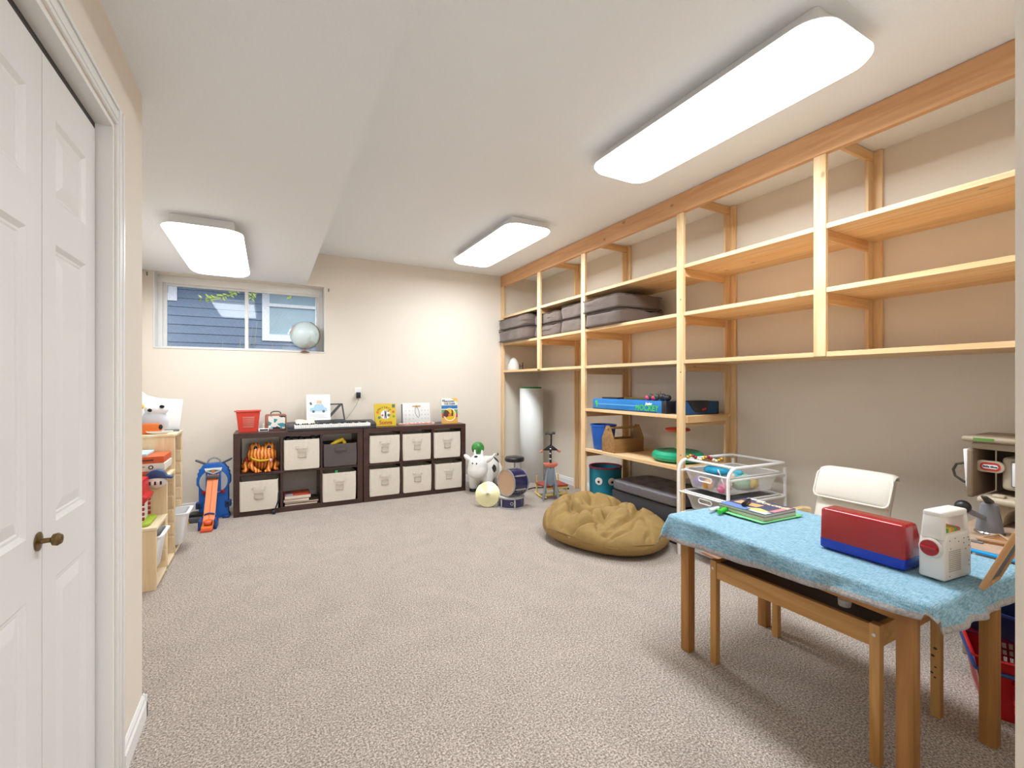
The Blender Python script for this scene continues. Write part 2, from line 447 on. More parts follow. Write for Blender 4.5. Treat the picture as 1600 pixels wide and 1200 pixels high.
# ================================================================ outside the window
def sid(name='siding_board'): pass
M_sid = mat('blue_grey_siding', '76879f', .7, var=.05, vs=12)
YN = 8.4
house = thing('neighbour_house', 'blue-grey clapboard house with white window trim seen through the basement window', 'house', (0, YN, 0))
obj('wall', MB().box(-5, 5, YN+.02, YN+.2, 0, 5.2), M_sid, house, smooth=False, world=True)
z = .3; me_b = None
while z < 2.75:
    b = MB().add([(-5, YN-.012, z), (5, YN-.012, z), (5, YN-.012+.01, z+.128), (-5, YN-.012+.01, z+.128), (-5, YN+.02, z), (5, YN+.02, z), (5, YN+.02, z+.128), (-5, YN+.02, z+.128)],
                 [(0, 1, 2, 3), (4, 7, 6, 5), (0, 4, 5, 1), (1, 5, 6, 2), (2, 6, 7, 3), (3, 7, 4, 0)])
    obj('siding_board', b, M_sid, house, smooth=False, world=True); z += .133
eb = MB().box(-5, 5, YN-.30, YN+.02, 2.795, 2.82)
obj('soffit_board', eb, mat('dark_eave', '39424f', .6), house, smooth=False, world=True)
M_tr = mat('white_house_trim', 'f0f0f4', .6, emis=0)
M_gl2 = mat('pale_window_blind', 'a9c0cb', .3, var=.05, vs=6)
def nwin(x0, x1, z0, z1, rail=None):
    t = .105
    tb = MB().box(x0, x1, YN-.03, YN-.002, z0, z0+t).box(x0, x1, YN-.03, YN-.002, z1-t, z1).box(x0, x0+t, YN-.03, YN-.002, z0+t, z1-t).box(x1-t, x1, YN-.03, YN-.002, z0+t, z1-t)
    if rail: tb.box(x0+t-.02, x1-t+.02, YN-.045, YN-.002, rail, rail+.05)
    f = obj('window', tb, M_tr, house, smooth=False, world=True)
    obj('pane', MB().box(x0+t, x1-t, YN-.014, YN-.006, z0+t, z1-t), M_gl2, f, smooth=False, world=True)
nwin(-.095, .80, 1.965, 2.95, 2.525)
nwin(-1.9, -1.215, 2.51, 2.95)
# chain-link fence between the houses
fen = thing('chain_link_fence', 'thin galvanised chain-link fence standing between the window and the blue house', 'fence', (0, 7.1, 0))
M_wire = mat('galvanised_wire', 'aab0b4', .4, metal=.6)
wb = MB(); yf = 7.1; pitch = .055; x = -2.2; zt = 2.75
k = 0
while x < 2.0:
    n = int((zt-1.2)/pitch); pts = []
    for i in range(n+1): pts.append((x+(pitch if i % 2 else 0), yf+(.004 if i % 2 else -.004), 1.2+i*pitch))
    wb.tube(pts, .0011, 3); x += pitch; k += 1
obj('wire_mesh', wb, M_wire, fen, kind='stuff', world=True, smooth=False)
# garden earth, dry stalks and overhanging leaves
tag(obj('garden_bed', MB().box(-5, 5, YB+.23, YN-.02, -.05, 1.199), mat('dark_garden_soil', '5a5046', .9, var=.3, vs=8)), 'strip of dark soil outside the window below the siding', 'soil', None)
M_stalk = mat('dry_stalks', 'b9b49a', .8); M_leafg = mat('yellow_green_leaves', '9aac48', .6, var=.2, vs=30)
for gx, gy, n, lab in ((-.62, 7.6, 9, 'dry grass tuft outside behind the left window pane'), (-.22, 6.6, 5, 'tall pale stalk outside just right of the window mullion'), (.16, 7.7, 14, 'dry weeds outside below the trimmed house window')):
    b = MB()
    for i in range(n):
        x = gx+R.uniform(-.12, .12); h = R.uniform(.38, .68) if n != 5 else R.uniform(.45, .85)
        dx = R.uniform(-.08, .08)
        b.tube([(x, gy, 1.199), (x+dx*.4, gy, 1.2+h*.5), (x+dx, gy+.01, 1.2+h)], .003, 3)
        for q in range(5): b.tube([(x+dx*.6, gy, 1.2+h*.6+q*.03), (x+dx*.6+R.uniform(-.05, .05), gy, 1.26+h*.6+q*.03)], .002, 3)
    tag(obj('grass_tuft', b, M_stalk, None, smooth=False), lab, 'grass', 'weeds outside the window')
br = thing('young_tree', 'young tree with yellow-green leaves hanging in front of the blue siding', 'tree', (1.5, 7.3, 1.2))
tb = MB(); lb = MB()
def twig(pts):
    tb.tube(pts, .004, 4)
    for i in range(len(pts)-1):
        p, q = Vector(pts[i]), Vector(pts[i+1])
        for k in range(20):
            c = p.lerp(q, R.random()); L_ = R.uniform(.045, .085); a = R.uniform(-1.2, 1.2); w_ = L_*.22
            d = Vector((math.cos(a)*R.choice((-1, 1)), R.uniform(-.2, .2), math.sin(a)-.3)).normalized(); sd = d.orthogonal().normalized()*w_
            lb.add([c, c+d*L_*.5+sd, c+d*L_, c+d*L_*.5-sd], [(0, 1, 2, 3)])
twig([(-.1, 7.3, 3.2), (-.3, 7.3, 2.75), (-.42, 7.3, 2.52), (-.62, 7.3, 2.42), (-.82, 7.3, 2.40)])
twig([(-.1, 7.3, 3.2), (-.16, 7.3, 2.7), (-.22, 7.3, 2.45)])
twig([(-.1, 7.3, 3.2), (.25, 7.3, 2.75), (.30, 7.3, 2.50)])
tb.tube([(1.5, 7.3, 1.19), (1.47, 7.3, 2.2), (1.2, 7.3, 2.9), (.5, 7.3, 3.15), (-.1, 7.3, 3.2)], .02, 8, rs=[.035, .03, .022, .014, .008])
obj('twig', tb, mat('twig_bark', '6b5a45', .8), br, world=True)
obj('leaf', lb, M_leafg, br, world=True, kind='stuff', smooth=False)

# ================================================================ ceiling lights
M_lens = mat('lit_diffuser', 'f6fbff', .4, emis=LENS_POWER)
def ceiling_light(x, y, zc, label, power=1.0):
    t = thing('ceiling_light', label, 'light', (x, y, zc), group='long ceiling lights')
    hw, hl = .2275, .70
    obj('pan', MB().prism(rrect(-hw, hw, -hl, hl, .115, 8), -.0705, -.066), M_white, t)  # added tray, keeps the diffuser from shining up onto the ceiling
    obj('housing', MB().prism(rrect(-hw+.05, hw-.05, -hl+.05, hl-.05, .02), -.07, 0), M_white, t, bev=.004)
    prof = [(0, -.071), (0, -.078), (-.014, -.094), (-.04, -.106), (-.10, -.112)]
    rings = []
    for d, z in prof:
        rings.append([(p[0], p[1], z) for p in rrect(-hw-d, hw+d, -hl-d, hl+d, .115+d if .115+d > .02 else .02, 8)])
    b = MB(); n = len(rings[0]); vs = [v for r in rings for v in r]
    fs = [(k*n+i, k*n+(i+1) % n, (k+1)*n+(i+1) % n, (k+1)*n+i) for k in range(len(rings)-1) for i in range(n)]
    fs += [tuple(range(n)), tuple((len(rings)-1)*n+i for i in range(n-1, -1, -1))]
    b.add(vs, fs)
    obj('diffuser', b, M_lens, t, angle=60)
    ld = bpy.data.lights.new('lamp_glow', 'AREA'); ld.shape = 'RECTANGLE'; ld.size = 2*hw-.02; ld.size_y = 2*hl-.1; ld.energy = LAMP_WATTS*power; ld.color = (.85, .925, 1)
    lo = bpy.data.objects.new('lamp_glow', ld); COL.objects.link(lo); lo.parent = t; lo.location = (0, 0, -.118)
ceiling_light(2.02, 4.08, ZC, 'lit long ceiling light nearest the far right room corner')
ceiling_light(2.015, 1.62, ZC, 'largest lit ceiling light, close above the front right of the shelving', 1.2)
ceiling_light(-.38, 4.20, ZS, 'lit ceiling light under the lowered soffit before the window', .55)
added_light = ceiling_light(.5, -1.6, ZC, 'added ceiling light behind the camera, out of view, giving fill light')  # added fixture out of view, brightens the near part of the room

# ================================================================ built-in shelving
XF = 2.748; XW = XR-.002
sh = thing('storage_shelving', 'unfinished pine shelving built from floor to ceiling along the right wall', 'shelving', (XF, 2.9, 0))
def bd(name, m, *a, bev=.0015, parent=None): return obj(name, MB().box(*a), m, parent or sh, bev=bev, world=True, segs=1, angle=30)
bd('header_beam', P1o, XF-.004, XF+.034, .225, YB-.002, 2.556, ZC-.002, bev=.003)
PY = [(5.372, 5.436, 0), (4.44, 4.504, 1.43), (3.60, 3.664, 0), (2.395, 2.459, 0), (1.405, 1.470, 1.415)]
for y0, y1, z0 in PY:
    bd('post', P2, XF, XF+.025, y0, y1, z0+.001, 2.555)
levels = [(2.158, .225, 5.43), (1.80, .225, 5.43), (1.44, .225, 5.43), (1.02, 2.40, 3.60), (.625, 2.40, 3.60)]
XA = XF+.0265
def planks(z, y0, y1, th=.021):
    xs = [XA, XA+.185, XA+.37, XW-.022]
    for i in range(3):
        bd('shelf_plank', P1, xs[i]+.001, xs[i+1]-.001, y0, y1, z-th, z)
for z, y0, y1 in levels:
    if z > 1.4:
        for a, c in ((y0, 2.424), (2.426, y1)): planks(z, a, c)
    else: planks(z, y0, y1)
# edging strips flush between posts at the front of the upper shelves
for z, y0, y1 in levels[:3]:
    cuts = [5.371, 4.505, 4.439, 3.665, 3.599, 2.460, 2.394, 1.471, 1.404, .226]
    for i in range(0, 10, 2):
        bd('edge_strip', P1, XF+.004, XA-.0005, cuts[i+1], cuts[i], z-.026, z+.001, bev=.001)
for z in (1.02, .625): bd('edge_strip', P1, XF+.004, XA-.0005, 2.461, 3.598, z-.026, z+.001, bev=.001)
for y0, y1, z0 in PY[1:]:
    if y0 == 4.44: z0 = 0
    ym = y0+.03
    # upright against the wall plus the cleat standing square to it
    bd('wall_upright', P2, XW-.020, XW, ym-.062, ym+.002, (0.001 if z0 == 0 else 1.442), ZC-.004)
    bd('wall_cleat', P2, XW-.082, XW-.0205, ym-.018, ym+.001, (0.001 if z0 == 0 else 1.442), ZC-.07)
    zz = [2.158, 1.80]+([1.44, 1.02, .625] if y0 in (3.60, 2.395) else [])
    for z in zz:
        bd('shelf_arm', P0, XF+.026, XW-.083 if z > 0 else 0, ym-.018, ym+.001, z-.021-.062, z-.0215)
    bd('top_arm', P0, XF+.035, XW-.02, ym-.018, ym+.001, ZC-.068, ZC-.005)
bd('side_rail', P0, XF+.026, XW-.083, 2.378, 2.397, .965, 1.018)
# screw heads and old nail holes on the near long post
for z in (1.9, 1.35, .72, .43): obj('screw', MB().lathe([(.0045, 0), (.004, .0012), (.0005, .0016)], (XF, 2.42, z), 8, axis=(-1, 0, 0)), mat('dark_screw', '4a4440', .4, metal=.8), sh, world=True)

# ================================================================ cushions on the second shelf
M_cush = mat('taupe_cushion_fabric', '68584e', .9, var=.05, vs=60, bump=.35, bs=300, sheen=.3)
M_pipe = mat('taupe_piping', '5c4d45', .9)
def cushion(x0, x1, y0, y1, z0, z1, label, tie=False, seed=0):
    cx, cy, cz = (x0+x1)/2, (y0+y1)/2, (z0+z1)/2; h = ((x1-x0)/2, (y1-y0)/2, (z1-z0)/2)
    t = thing('seat_cushion', label, 'cushion', (cx, cy, z0), group='grey-brown cushions on the second shelf')
    def fn(q):
        s_ = noise.noise(q*6+Vector((seed, 0, 0)))*.018+noise.noise(q*19+Vector((seed, 0, 0)))*.006
        q = q.copy(); e = 1-min(1, abs(q.z)/h[2])**3
        q.x += s_*e; q.y += noise.noise(q*9+Vector((0, seed, 0)))*.008*e
        q.z += noise.noise(Vector((q.x*5, q.y*5, seed)))*.010
        if q.z > 0: q.z += s_*.8-abs(s_)*.5
        return q
    obj('cushion_body', MB().ball((0, 0, h[2]), h, p=9, n=14, fn=fn), M_cush, t, angle=180)
    for zz in (.012, 2*h[2]-.012):
        p = rrect(-h[0]+.003, h[0]-.003, -h[1]+.003, h[1]-.003, .05, 5)
        obj('piping', MB().tube([(a, c, zz+noise.noise(Vector((a*6+seed, c*6, 0)))*.006) for a, c in p], .0035, 6, closed=True), M_pipe, t)
    if tie:
        obj('tie', MB().tube([(-h[0]+.02, -h[1]+.03, .05), (-h[0]-.012, -h[1]+.01, .03), (-h[0]-.014, -h[1]+.02, 0.0), (-h[0]-.012, -h[1]+.04, -.035), (-h[0]-.01, -h[1]+.015, -.05)], .004, 5), M_pipe, t)
zs = 1.803
CU = [(4.665, 5.425, 'at the corner end of the shelf'), (4.11, 4.655, 'second from the corner'), (3.67, 4.10, 'third from the corner'), (3.045, 3.595, 'at the near end of the row')]
hs_ = [(.155, .15), (.145, .13), (.145, .15), (.135, .135)]
for i, (a, c, w_) in enumerate(CU):
    x0 = 2.787 if i in (1, 2) else 2.70
    if i == 0: x0 = 2.690
    cushion(x0+(.0 if i != 3 else .02), x0+.56, a, c, zs, zs+hs_[i][0], 'grey-brown box cushion, lower of two, '+w_, False, i*3.1)
    cushion(x0, x0+.55, a+(0.0 if i != 3 else .005), c+(0 if i != 3 else .01), zs+hs_[i][0]+.001, zs+hs_[i][0]+hs_[i][1], 'grey-brown box cushion, upper of two, '+w_, i == 2, i*5.7+2)

# ================================================================ dark cube shelves and what is in and on them
M_dk = wood('dark_brown_veneer', '4a3029', '3a2520', 0, 18, 16, knots=False, rough=.35)
def cube_shelf(x0, x1, yf, yb, label):
    t = thing('cube_shelf', label, 'shelf', ((x0+x1)/2, (yf+yb)/2, 0), group='dark brown cube shelves')
    w = .054; H_ = .79; dv = .022; cw = (x1-x0-2*w-2*dv)/3
    k = dict(bev=.0015, world=True, segs=1)
    obj('top_panel', MB().box(x0, x1, yf, yb, H_-.048, H_), M_dk, t, **k)
    obj('bottom_panel', MB().box(x0+w, x1-w, yf, yb, .0, .048), M_dk, t, **k)
    obj('side_panel', MB().box(x0, x0+w, yf, yb, 0, H_-.0485), M_dk, t, **k)
    obj('side_panel', MB().box(x1-w, x1, yf, yb, 0, H_-.0485), M_dk, t, **k)
    obj('shelf_panel', MB().box(x0+w, x1-w, yf+.004, yb, .384, .406), M_dk, t, **k)
    for i in (1, 2):
        xx = x0+w+cw*i+dv*(i-1)
        for z0, z1 in ((.0485, .3835), (.4065, .7415)):
            obj('divider', MB().box(xx, xx+dv, yf+.004, yb, z0, z1), M_dk, t, **k)
    return [(x0+w+(cw+dv)*i, x0+w+(cw+dv)*i+cw) for i in range(3)]
YF_, YK = 4.99, 5.385
c1 = cube_shelf(-.295, .880, YF_, YK, 'dark brown cube shelf on the left, holding the orange frog')
c2 = cube_shelf(.888, 2.055, YF_, YK, 'dark brown cube shelf on the right with six cream bins')
M_bin = mat('cream_canvas', 'ddd3c3', .9, var=.03, vs=40, bump=.25, bs=260)
M_bing = mat('dark_grey_canvas', '5a5350', .9, var=.05, vs=40, bump=.25, bs=260)
M_bind = mat('cream_canvas_inside', 'c9bfae', .95)
def fabric_bin(cx, z, label, m=None, h=.292, yo=0, w=.322, seed=0, tilt=0, group='fabric bins in the cube shelves', lw=.318):
    m = m or M_bin
    y0 = YF_-.012+yo
    t = thing('fabric_bin', label, 'bin', (cx, y0+.16, z), group=group)
    hw, d = w/2, .165
    def wob(p):
        q = Vector(p); k = noise.noise(q*8+Vector((seed, 0, seed)))*.005
        return (q.x+(k if abs(q.x) > .1 else 0), q.y+(k*1.2 if abs(q.y) > .1 else 0)+(tilt*q.z if q.y < 0 else 0), q.z)
    prof = [(.90, .0), (.985, .004), (1.0, .03), (1.01, h*.5), (1.0, h-.01), (1.0, h), (.975, h), (.975, h-.02), (.97, .012)]
    b = MB(); n = 24; base_ = rrect(-hw, hw, -d+.01, d-.01, .014, 5); vs = []
    for s_, zz in prof: vs += [wob((x*s_, y*s_, zz)) for x, y in base_]
    n = len(base_)
    fs = [(k*n+i, k*n+(i+1) % n, (k+1)*n+(i+1) % n, (k+1)*n+i) for k in range(len(prof)-1) for i in range(n)]
    fs += [tuple(range(n-1, -1, -1)), tuple((len(prof)-1)*n+i for i in range(n))]
    b.add(vs, fs)
    obj('bin_body', b, m, t, angle=50)
    yq = -d+.008
    # webbing handle bowed off the front
    hh = [(-.058, yq-.001), (-.05, yq-.012), (-.03, yq-.022), (0, yq-.026), (.03, yq-.022), (.05, yq-.012), (.058, yq-.001)]
    hb = MB(); zc = h*.76
    vs = []
    for x, y in hh:
        dz = -(x/.058)**2*.004
        vs += [(x, y, zc-.012+dz), (x, y, zc+.012+dz), (x, y+.002, zc+.012+dz), (x, y+.002, zc-.012+dz)]
    fs = [(k*4+i, k*4+(i+1) % 4, (k+1)*4+(i+1) % 4, (k+1)*4+i) for k in range(6) for i in range(4)]+[(0, 1, 2, 3), (24, 25, 26, 27)]
    hb.add(vs, fs)
    obj('handle', hb, m, t)
    if m is M_bin:
        lb_ = MB(); zc = h*.50; a, c = .036, .026
        for bx in ((-a, a, zc+c-.005, zc+c), (-a, a, zc-c, zc-c+.005), (-a, -a+.005, zc-c, zc+c), (a-.005, a, zc-c, zc+c)):
            lb_.box(bx[0], bx[1], yq-.0075, yq-.002, bx[2], bx[3])
        lb_.box(-a+.004, a-.004, yq-.0045, yq-.002, zc-c+.004, zc+c-.004)
        obj('label_holder', lb_, M_bind, t)
    return t
CW = lambda c, i: (c[i][0]+c[i][1])/2
zl, zu = .049, .4065
fabric_bin(CW(c1, 0)-.012, zl, 'cream fabric bin below the orange frog', seed=1, yo=-.02, h=.285, tilt=.03)
fabric_bin(CW(c1, 1), zu, 'cream fabric bin right beside the orange frog', seed=2, h=.30, yo=-.006)
fabric_bin(CW(c1, 2)-.01, zl, 'cream fabric bin below the dark grey bin', seed=3, yo=-.012, h=.295)
fabric_bin(CW(c1, 2), zu, 'dark grey fabric bin holding a yellow toy', M_bing, seed=4, h=.235, group=None)
pos = ['left', 'middle', 'right']
for i in range(3):
    fabric_bin(CW(c2, i)-.004*i, zu, 'cream fabric bin, top row %s, in the right cube shelf' % pos[i], seed=10+i, h=.297, yo=-.004*i)
    fabric_bin(CW(c2, i)+(.0 if i < 2 else .006), zl, 'cream fabric bin, bottom row %s, in the right cube shelf' % pos[i], seed=20+i, h=.295, yo=[0, -.008, -.018][i])
# dark cords hanging in front of the lower left bin
M_strap = mat('black_webbing', '232022', .7)
t = thing('black_strap', 'black strap with a round end hanging beside the bin below the frog', 'strap', (.055, 4.965, 0))
obj('strap', MB().tube([(.085, 4.975, .20), (.083, 4.967, .13), (.068, 4.962, .08), (.052, 4.958, .04), (.046, 4.955, .022)], .007, 6), M_strap, t, world=True)
obj('buckle', MB().ball((.043, 4.95, .022), (.02, .016, .02), p=2.6, n=6), M_black, t, world=True)
# toys peeking out of bins
t = thing('yellow_toy_drill', 'bent yellow plastic toy sticking out of the dark grey bin', 'toy', (CW(c1, 2), 5.10, zu+.02))
M_yel = mat('yellow_plastic', 'e0b81e', .4)
cx = CW(c1, 2)
obj('toy_body', MB().tube([(cx-.085, 5.06, zu+.16), (cx-.07, 5.06, zu+.222), (cx-.02, 5.06, zu+.25), (cx+.025, 5.065, zu+.268), (cx+.05, 5.07, zu+.235), (cx+.055, 5.07, zu+.16)], .02, 10, rs=[.018, .022, .024, .026, .022, .018]), M_yel, t, world=True)
obj('toy_base', MB().box(cx-.11, cx+.08, 5.03, 5.12, zu+.02, zu+.16), M_black, t, world=True, bev=.01)
tag(obj('green_toy_block', MB().box(.602, .632, 4.99, 5.05, zl+.26, zl+.315), mat('green_plastic', '2f9a58', .4), bev=.006), 'small green block peeking over the bin below the grey bin', 'toy')
t = thing('toy_bits', 'black tangle of toy parts on the first bin right of the frog', 'toy', (CW(c1, 1), 5.14, zu+.27))
tb = MB()
for i in range(5): tb.box(CW(c1, 1)-.14+i*.058, CW(c1, 1)-.10+i*.058, 5.06, 5.2, zu+.03, zu+.303+R.uniform(0, .012))
obj('toy_piece', tb, M_black, t, world=True, bev=.004)

# orange striped plush frog
M_fr = bpy.data.materials.new('orange_striped_plush'); M_fr.use_nodes = True
nt = M_fr.node_tree; N = nt.nodes; L = nt.links
tc = N.new('ShaderNodeTexCoord'); wv = N.new('ShaderNodeTexWave'); wv.inputs['Scale'].default_value = 11; wv.inputs['Distortion'].default_value = 4; wv.inputs['Detail'].default_value = 3
wv.wave_type = 'BANDS'; wv.bands_direction = 'X'
L.new(tc.outputs['Object'], wv.inputs['Vector']); rr = N.new('ShaderNodeValToRGB')
rr.color_ramp.elements[0].color = lin('b84c18'); rr.color_ramp.elements[1].color = lin('f4b04e'); rr.color_ramp.elements[0].position = .15; rr.color_ramp.elements[1].position = .9
e = rr.color_ramp.elements.new(.45); e.color = lin('e0701e')
L.new(wv.outputs['Color'], rr.inputs['Fac']); L.new(rr.outputs['Color'], N['Principled BSDF'].inputs['Base Color'])
N['Principled BSDF'].inputs['Roughness'].default_value = .55
fx, fy, fz = CW(c1, 0)+.0, 5.12, zu+.001
t = thing('plush_frog', 'orange striped plush frog with big eyes sitting in the top left cube', 'toy', (fx, fy, fz))
b = MB()
b.ball((0.01, .03, .09), (.095, .09, .095), p=2.2, n=8)                 # body
b.ball((.012, -.02, .158), (.132, .09, .085), p=2.2, n=9)               # head
obj('frog_body', b, M_fr, t, angle=180)
for sx in (-1, 1):
    obj('eye_bump', MB().ball((.012+sx*.062, -.018, .228), (.052, .048, .050), n=7), M_fr, t, angle=180)
    ew = obj('eye', MB().ball((.012+sx*.060, -.052, .232), (.027, .02, .030), n=6), mat('orange_eye_rim', 'e8a25a', .3), t, angle=180)
    obj('pupil', MB().ball((.014+sx*.058, -.064, .230), (.018, .012, .023), n=6), mat('glossy_black', '0c0b0c', .12), ew, angle=180)
    obj('eye_glint', MB().ball((.017+sx*.058, -.075, .219), (.007, .004, .007), n=4), M_plastic_w, ew, angle=180)
    obj('front_leg', MB().tube([(sx*.07, -.03, .11), (sx*.085, -.07, .06), (sx*.055+.01, -.10, .02), (sx*.035+.02, -.125, .016)], .02, 8, rs=[.022, .026, .022, .015]), M_fr, t, angle=180)
    obj('back_leg', MB().tube([(sx*.07, .05, .06), (sx*.125, .03, .07), (sx*.135, -.02, .05), (sx*.12, -.06, .02), (sx*.145, -.095, .015)], .03, 8, rs=[.035, .04, .032, .022, .014]), M_fr, t, angle=180)
    for k in (-1, 0, 1):
        obj('toe', MB().ball((sx*.04+.02+k*.018, -.135, .012), (.011, .02, .011), n=4), M_fr, t, angle=180)
obj('mouth', MB().tube([(-.092, -.075, .155), (-.06, -.103, .128), (-.01, -.122, .112), (.05, -.118, .112), (.09, -.10, .122)], .009, 6, rs=[.005, .010, .012, .010, .006]), mat('olive_yellow_plush', 'c8a91e', .6), t, angle=180)
obj('tongue', MB().ball((.088, -.112, .110), (.014, .01, .016), n=5), mat('pink_plush', 'e8a3a8', .6), t, angle=180)
obj('tail', MB().ball((-.115, .03, .09), (.035, .03, .05), n=5), mat('rust_plush', 'b8431c', .7), t, angle=180)
# books in the lower middle cube
bx, by = c1[1][0], YF_
BK = [(.015, .315, .02, .27, .018, 'ddc3a4', 'thin book with cream pages at the bottom of the stack in the cube', 'book'),
      (.015, .325, .03, .28, .016, 'd9b48a', 'thin tan book second from the bottom of the cube stack', 'book'),
      (.006, .24, .02, .24, .030, 'cdbfae', 'thick pale book third from the bottom of the cube stack', 'book'),
      (.010, .25, .015, .26, .034, 'c8bda6', 'thick book on top of the cube stack with red and white cover', 'book')]
z = zl
M_page = mat('cream_pages', 'd8cdbb', .9, var=.1, vs=300)
for i, (x0, x1, y0, y1, h, c, lab, cat) in enumerate(BK):
    t = thing('stacked_book', lab, cat, (bx+(x0+x1)/2, by+(y0+y1)/2, z), rz=[0, .01, -.02, .03][i], group='books stacked in the lower middle cube')
    a, d = (x1-x0)/2, (y1-y0)/2
    cm = mat('book_cover_%d' % i, ['6b3a2a', '4a3f2c', '8a5a50', 'b5422e'][i], .5)
    obj('pages', MB().box(-a+.004, a-.002, -d+.001, d-.004, .0025, h-.0025), M_page, t)
    obj('cover', MB().box(-a, a, -d, d, 0, .0025).box(-a, a, -d, d, h-.0025, h).box(-a, a, d-.003, d, .0025, h-.0025), cm, t)
    if i == 3:
        obj('cover_print', MB().box(-a+.01, -a+.08, -d+.01, -d+.09, h, h+.0006), mat('pale_blue_print', '9fb4c4', .5), t)
        obj('cover_print', MB().box(-a+.09, a-.02, -d+.02, -d+.08, h, h+.0006), mat('orange_red_print', 'd8502c', .5), t)
        obj('cover_print', MB().box(-a+.02, -a+.07, .02, .09, h, h+.0006), mat('dark_green_print', '3d4a30', .5), t)
    z += h+.0008

# ---- things standing on the cube shelves
TZ = .7905
M_redb = mat('coral_red_plastic', 'd5402e', .45)
t = thing('red_basket', 'small coral red plastic basket with slotted sides on the left cube shelf', 'basket', (-.178, 5.20, TZ))
def slotted_basket(parent, wx, wy, h, m, taper=.78, slots=True, bands=None):
    """four walls with rows of real slots, flared rim, solid floor"""
    for side in range(4):
        b = MB(); L_ = wx if side % 2 == 0 else wy; D_ = wy if side % 2 == 0 else wx
        nx = 9
        def P(u, v, o=0):
            s_ = taper+(1-taper)*v
            x = (u-.5)*L_*s_; y = -D_/2*s_-o; zz = v*h
            return (x, y, zz) if side == 0 else (-y, x, zz) if side == 1 else (-x, -y, zz) if side == 2 else (y, -x, zz)
        def quad(u0, u1, v0, v1):
            vs = [P(u0, v0), P(u1, v0), P(u1, v1), P(u0, v1), P(u0, v0, -.003), P(u1, v0, -.003), P(u1, v1, -.003), P(u0, v1, -.003)]
            b.add(vs, [(0, 1, 2, 3), (7, 6, 5, 4), (0, 4, 5, 1), (1, 5, 6, 2), (2, 6, 7, 3), (3, 7, 4, 0)])
        quad(0, 1, 0, .16); quad(0, 1, .72, 1); quad(0, .22, .16, .72); quad(.78, 1, .16, .72)
        n = 10; us = [.22+.56*i/n for i in range(n+1)]
        for i in range(n):
            quad(us[i], us[i]+.024, .16, .72)
        for vv in (.27, .38, .49, .60): quad(.22, .78, vv, vv+.03)
        obj('side_wall', b, m, parent, smooth=False)
    w2, d2 = wx/2*taper, wy/2*taper
    obj('floor_panel', MB().box(-w2, w2, -d2, d2, 0, .004), m, parent)
    rp = rrect(-wx/2-.004, wx/2+.004, -wy/2-.004, wy/2+.004, .012, 4)
    obj('rim', MB().tube([(x, y, h-.002) for x, y in rp], .005, 6, closed=True), m, parent)
slotted_basket(t, .205, .17, .205, M_redb)
obj('handle', MB().tube([(-.105, -.02, .198), (-.118, -.01, .196), (-.122, .03, .20), (-.105, .05, .20)], .004, 6), M_redb, t)
t = thing('small_stand', 'little white stand with a black slot between red basket and lunch tin', 'ornament', (-.045, 5.13, TZ))
obj('base', MB().box(-.045, .045, -.02, .03, 0, .028), M_plastic_w, t, bev=.003)
obj('slot', MB().box(-.034, .038, -.0215, -.0195, .008, .022), M_black, t)
obj('figure', MB().lathe([(.0, .028), (.010, .03), (.007, .045), (.011, .058), (.006, .072), (.0005, .078)], (.0, .01, 0), 10), mat('pale_beige_figure', 'd6cabb', .7), t)
t = thing('lunch_tin', 'copper-edged lunch tin with blue and teal picture beside the keyboard', 'tin', (.062, 5.17, TZ), rz=.05)
M_cop = mat('copper_tin', 'a8705c', .35, metal=.6)
obj('tin_body', MB().prism(rrect(-.095, .095, 0, .165, .018), -.035, .035, 'y'), M_cop, t, bev=.003)
pic = bpy.data.materials.new('comic_print'); pic.use_nodes = True
nt = pic.node_tree; N = nt.nodes; tc = N.new('ShaderNodeTexCoord'); v_ = N.new('ShaderNodeTexVoronoi'); v_.inputs['Scale'].default_value = 26; rr = N.new('ShaderNodeValToRGB'); rr.color_ramp.interpolation = 'CONSTANT'
for i, (p_, c_) in enumerate(((0, '1c2230'), (.22, '8fb6cf'), (.4, 'e9e2d6'), (.55, '3d8f96'), (.7, '2a2f3a'), (.85, 'c9b06a'))):
    e = rr.color_ramp.elements[i] if i < 2 else rr.color_ramp.elements.new(p_)
    e.position = p_; e.color = lin(c_)
nt.links.new(tc.outputs['Object'], v_.inputs['Vector']); nt.links.new(v_.outputs['Color'], rr.inputs['Fac']); nt.links.new(rr.outputs['Color'], N['Principled BSDF'].inputs['Base Color'])
obj('picture', MB().prism(rrect(-.068, .082, .018, .148, .008), -.0375, -.0355, 'y'), pic, t)
obj('handle', MB().tube([(-.045, 0, .163), (-.042, 0, .182), (-.02, 0, .192), (.02, 0, .192), (.042, 0, .182), (.045, 0, .163)], .005, 6), M_black, t)
# keyboard
kx0, kx1, ky0 = .165, 1.02, 4.985
t = thing('electronic_keyboard', 'black electronic keyboard lying along the cube shelf top', 'keyboard', ((kx0+kx1)/2, ky0+.15, TZ))
M_kb = mat('charcoal_keyboard_plastic', '38383a', .4)
obj('case', MB().prism([(ky0, 0), (ky0+.29, 0), (ky0+.29, .062), (ky0+.24, .075), (ky0+.16, .066), (ky0+.15, .044), (ky0+.15, .022), (ky0, .020)], kx0, kx1, 'x').xf(Matrix.Translation((-(kx0+kx1)/2, -(ky0+.15), 0))), M_kb, t, bev=.004)
for x0 in (kx0, kx1-.055):
    obj('end_block', MB().prism([(ky0+.002, .021), (ky0+.155, .023), (ky0+.155, .068), (ky0+.03, .056), (ky0+.002, .048)], x0, x0+.055, 'x').xf(Matrix.Translation((-(kx0+kx1)/2, -(ky0+.15), 0))), M_kb, t, bev=.003)
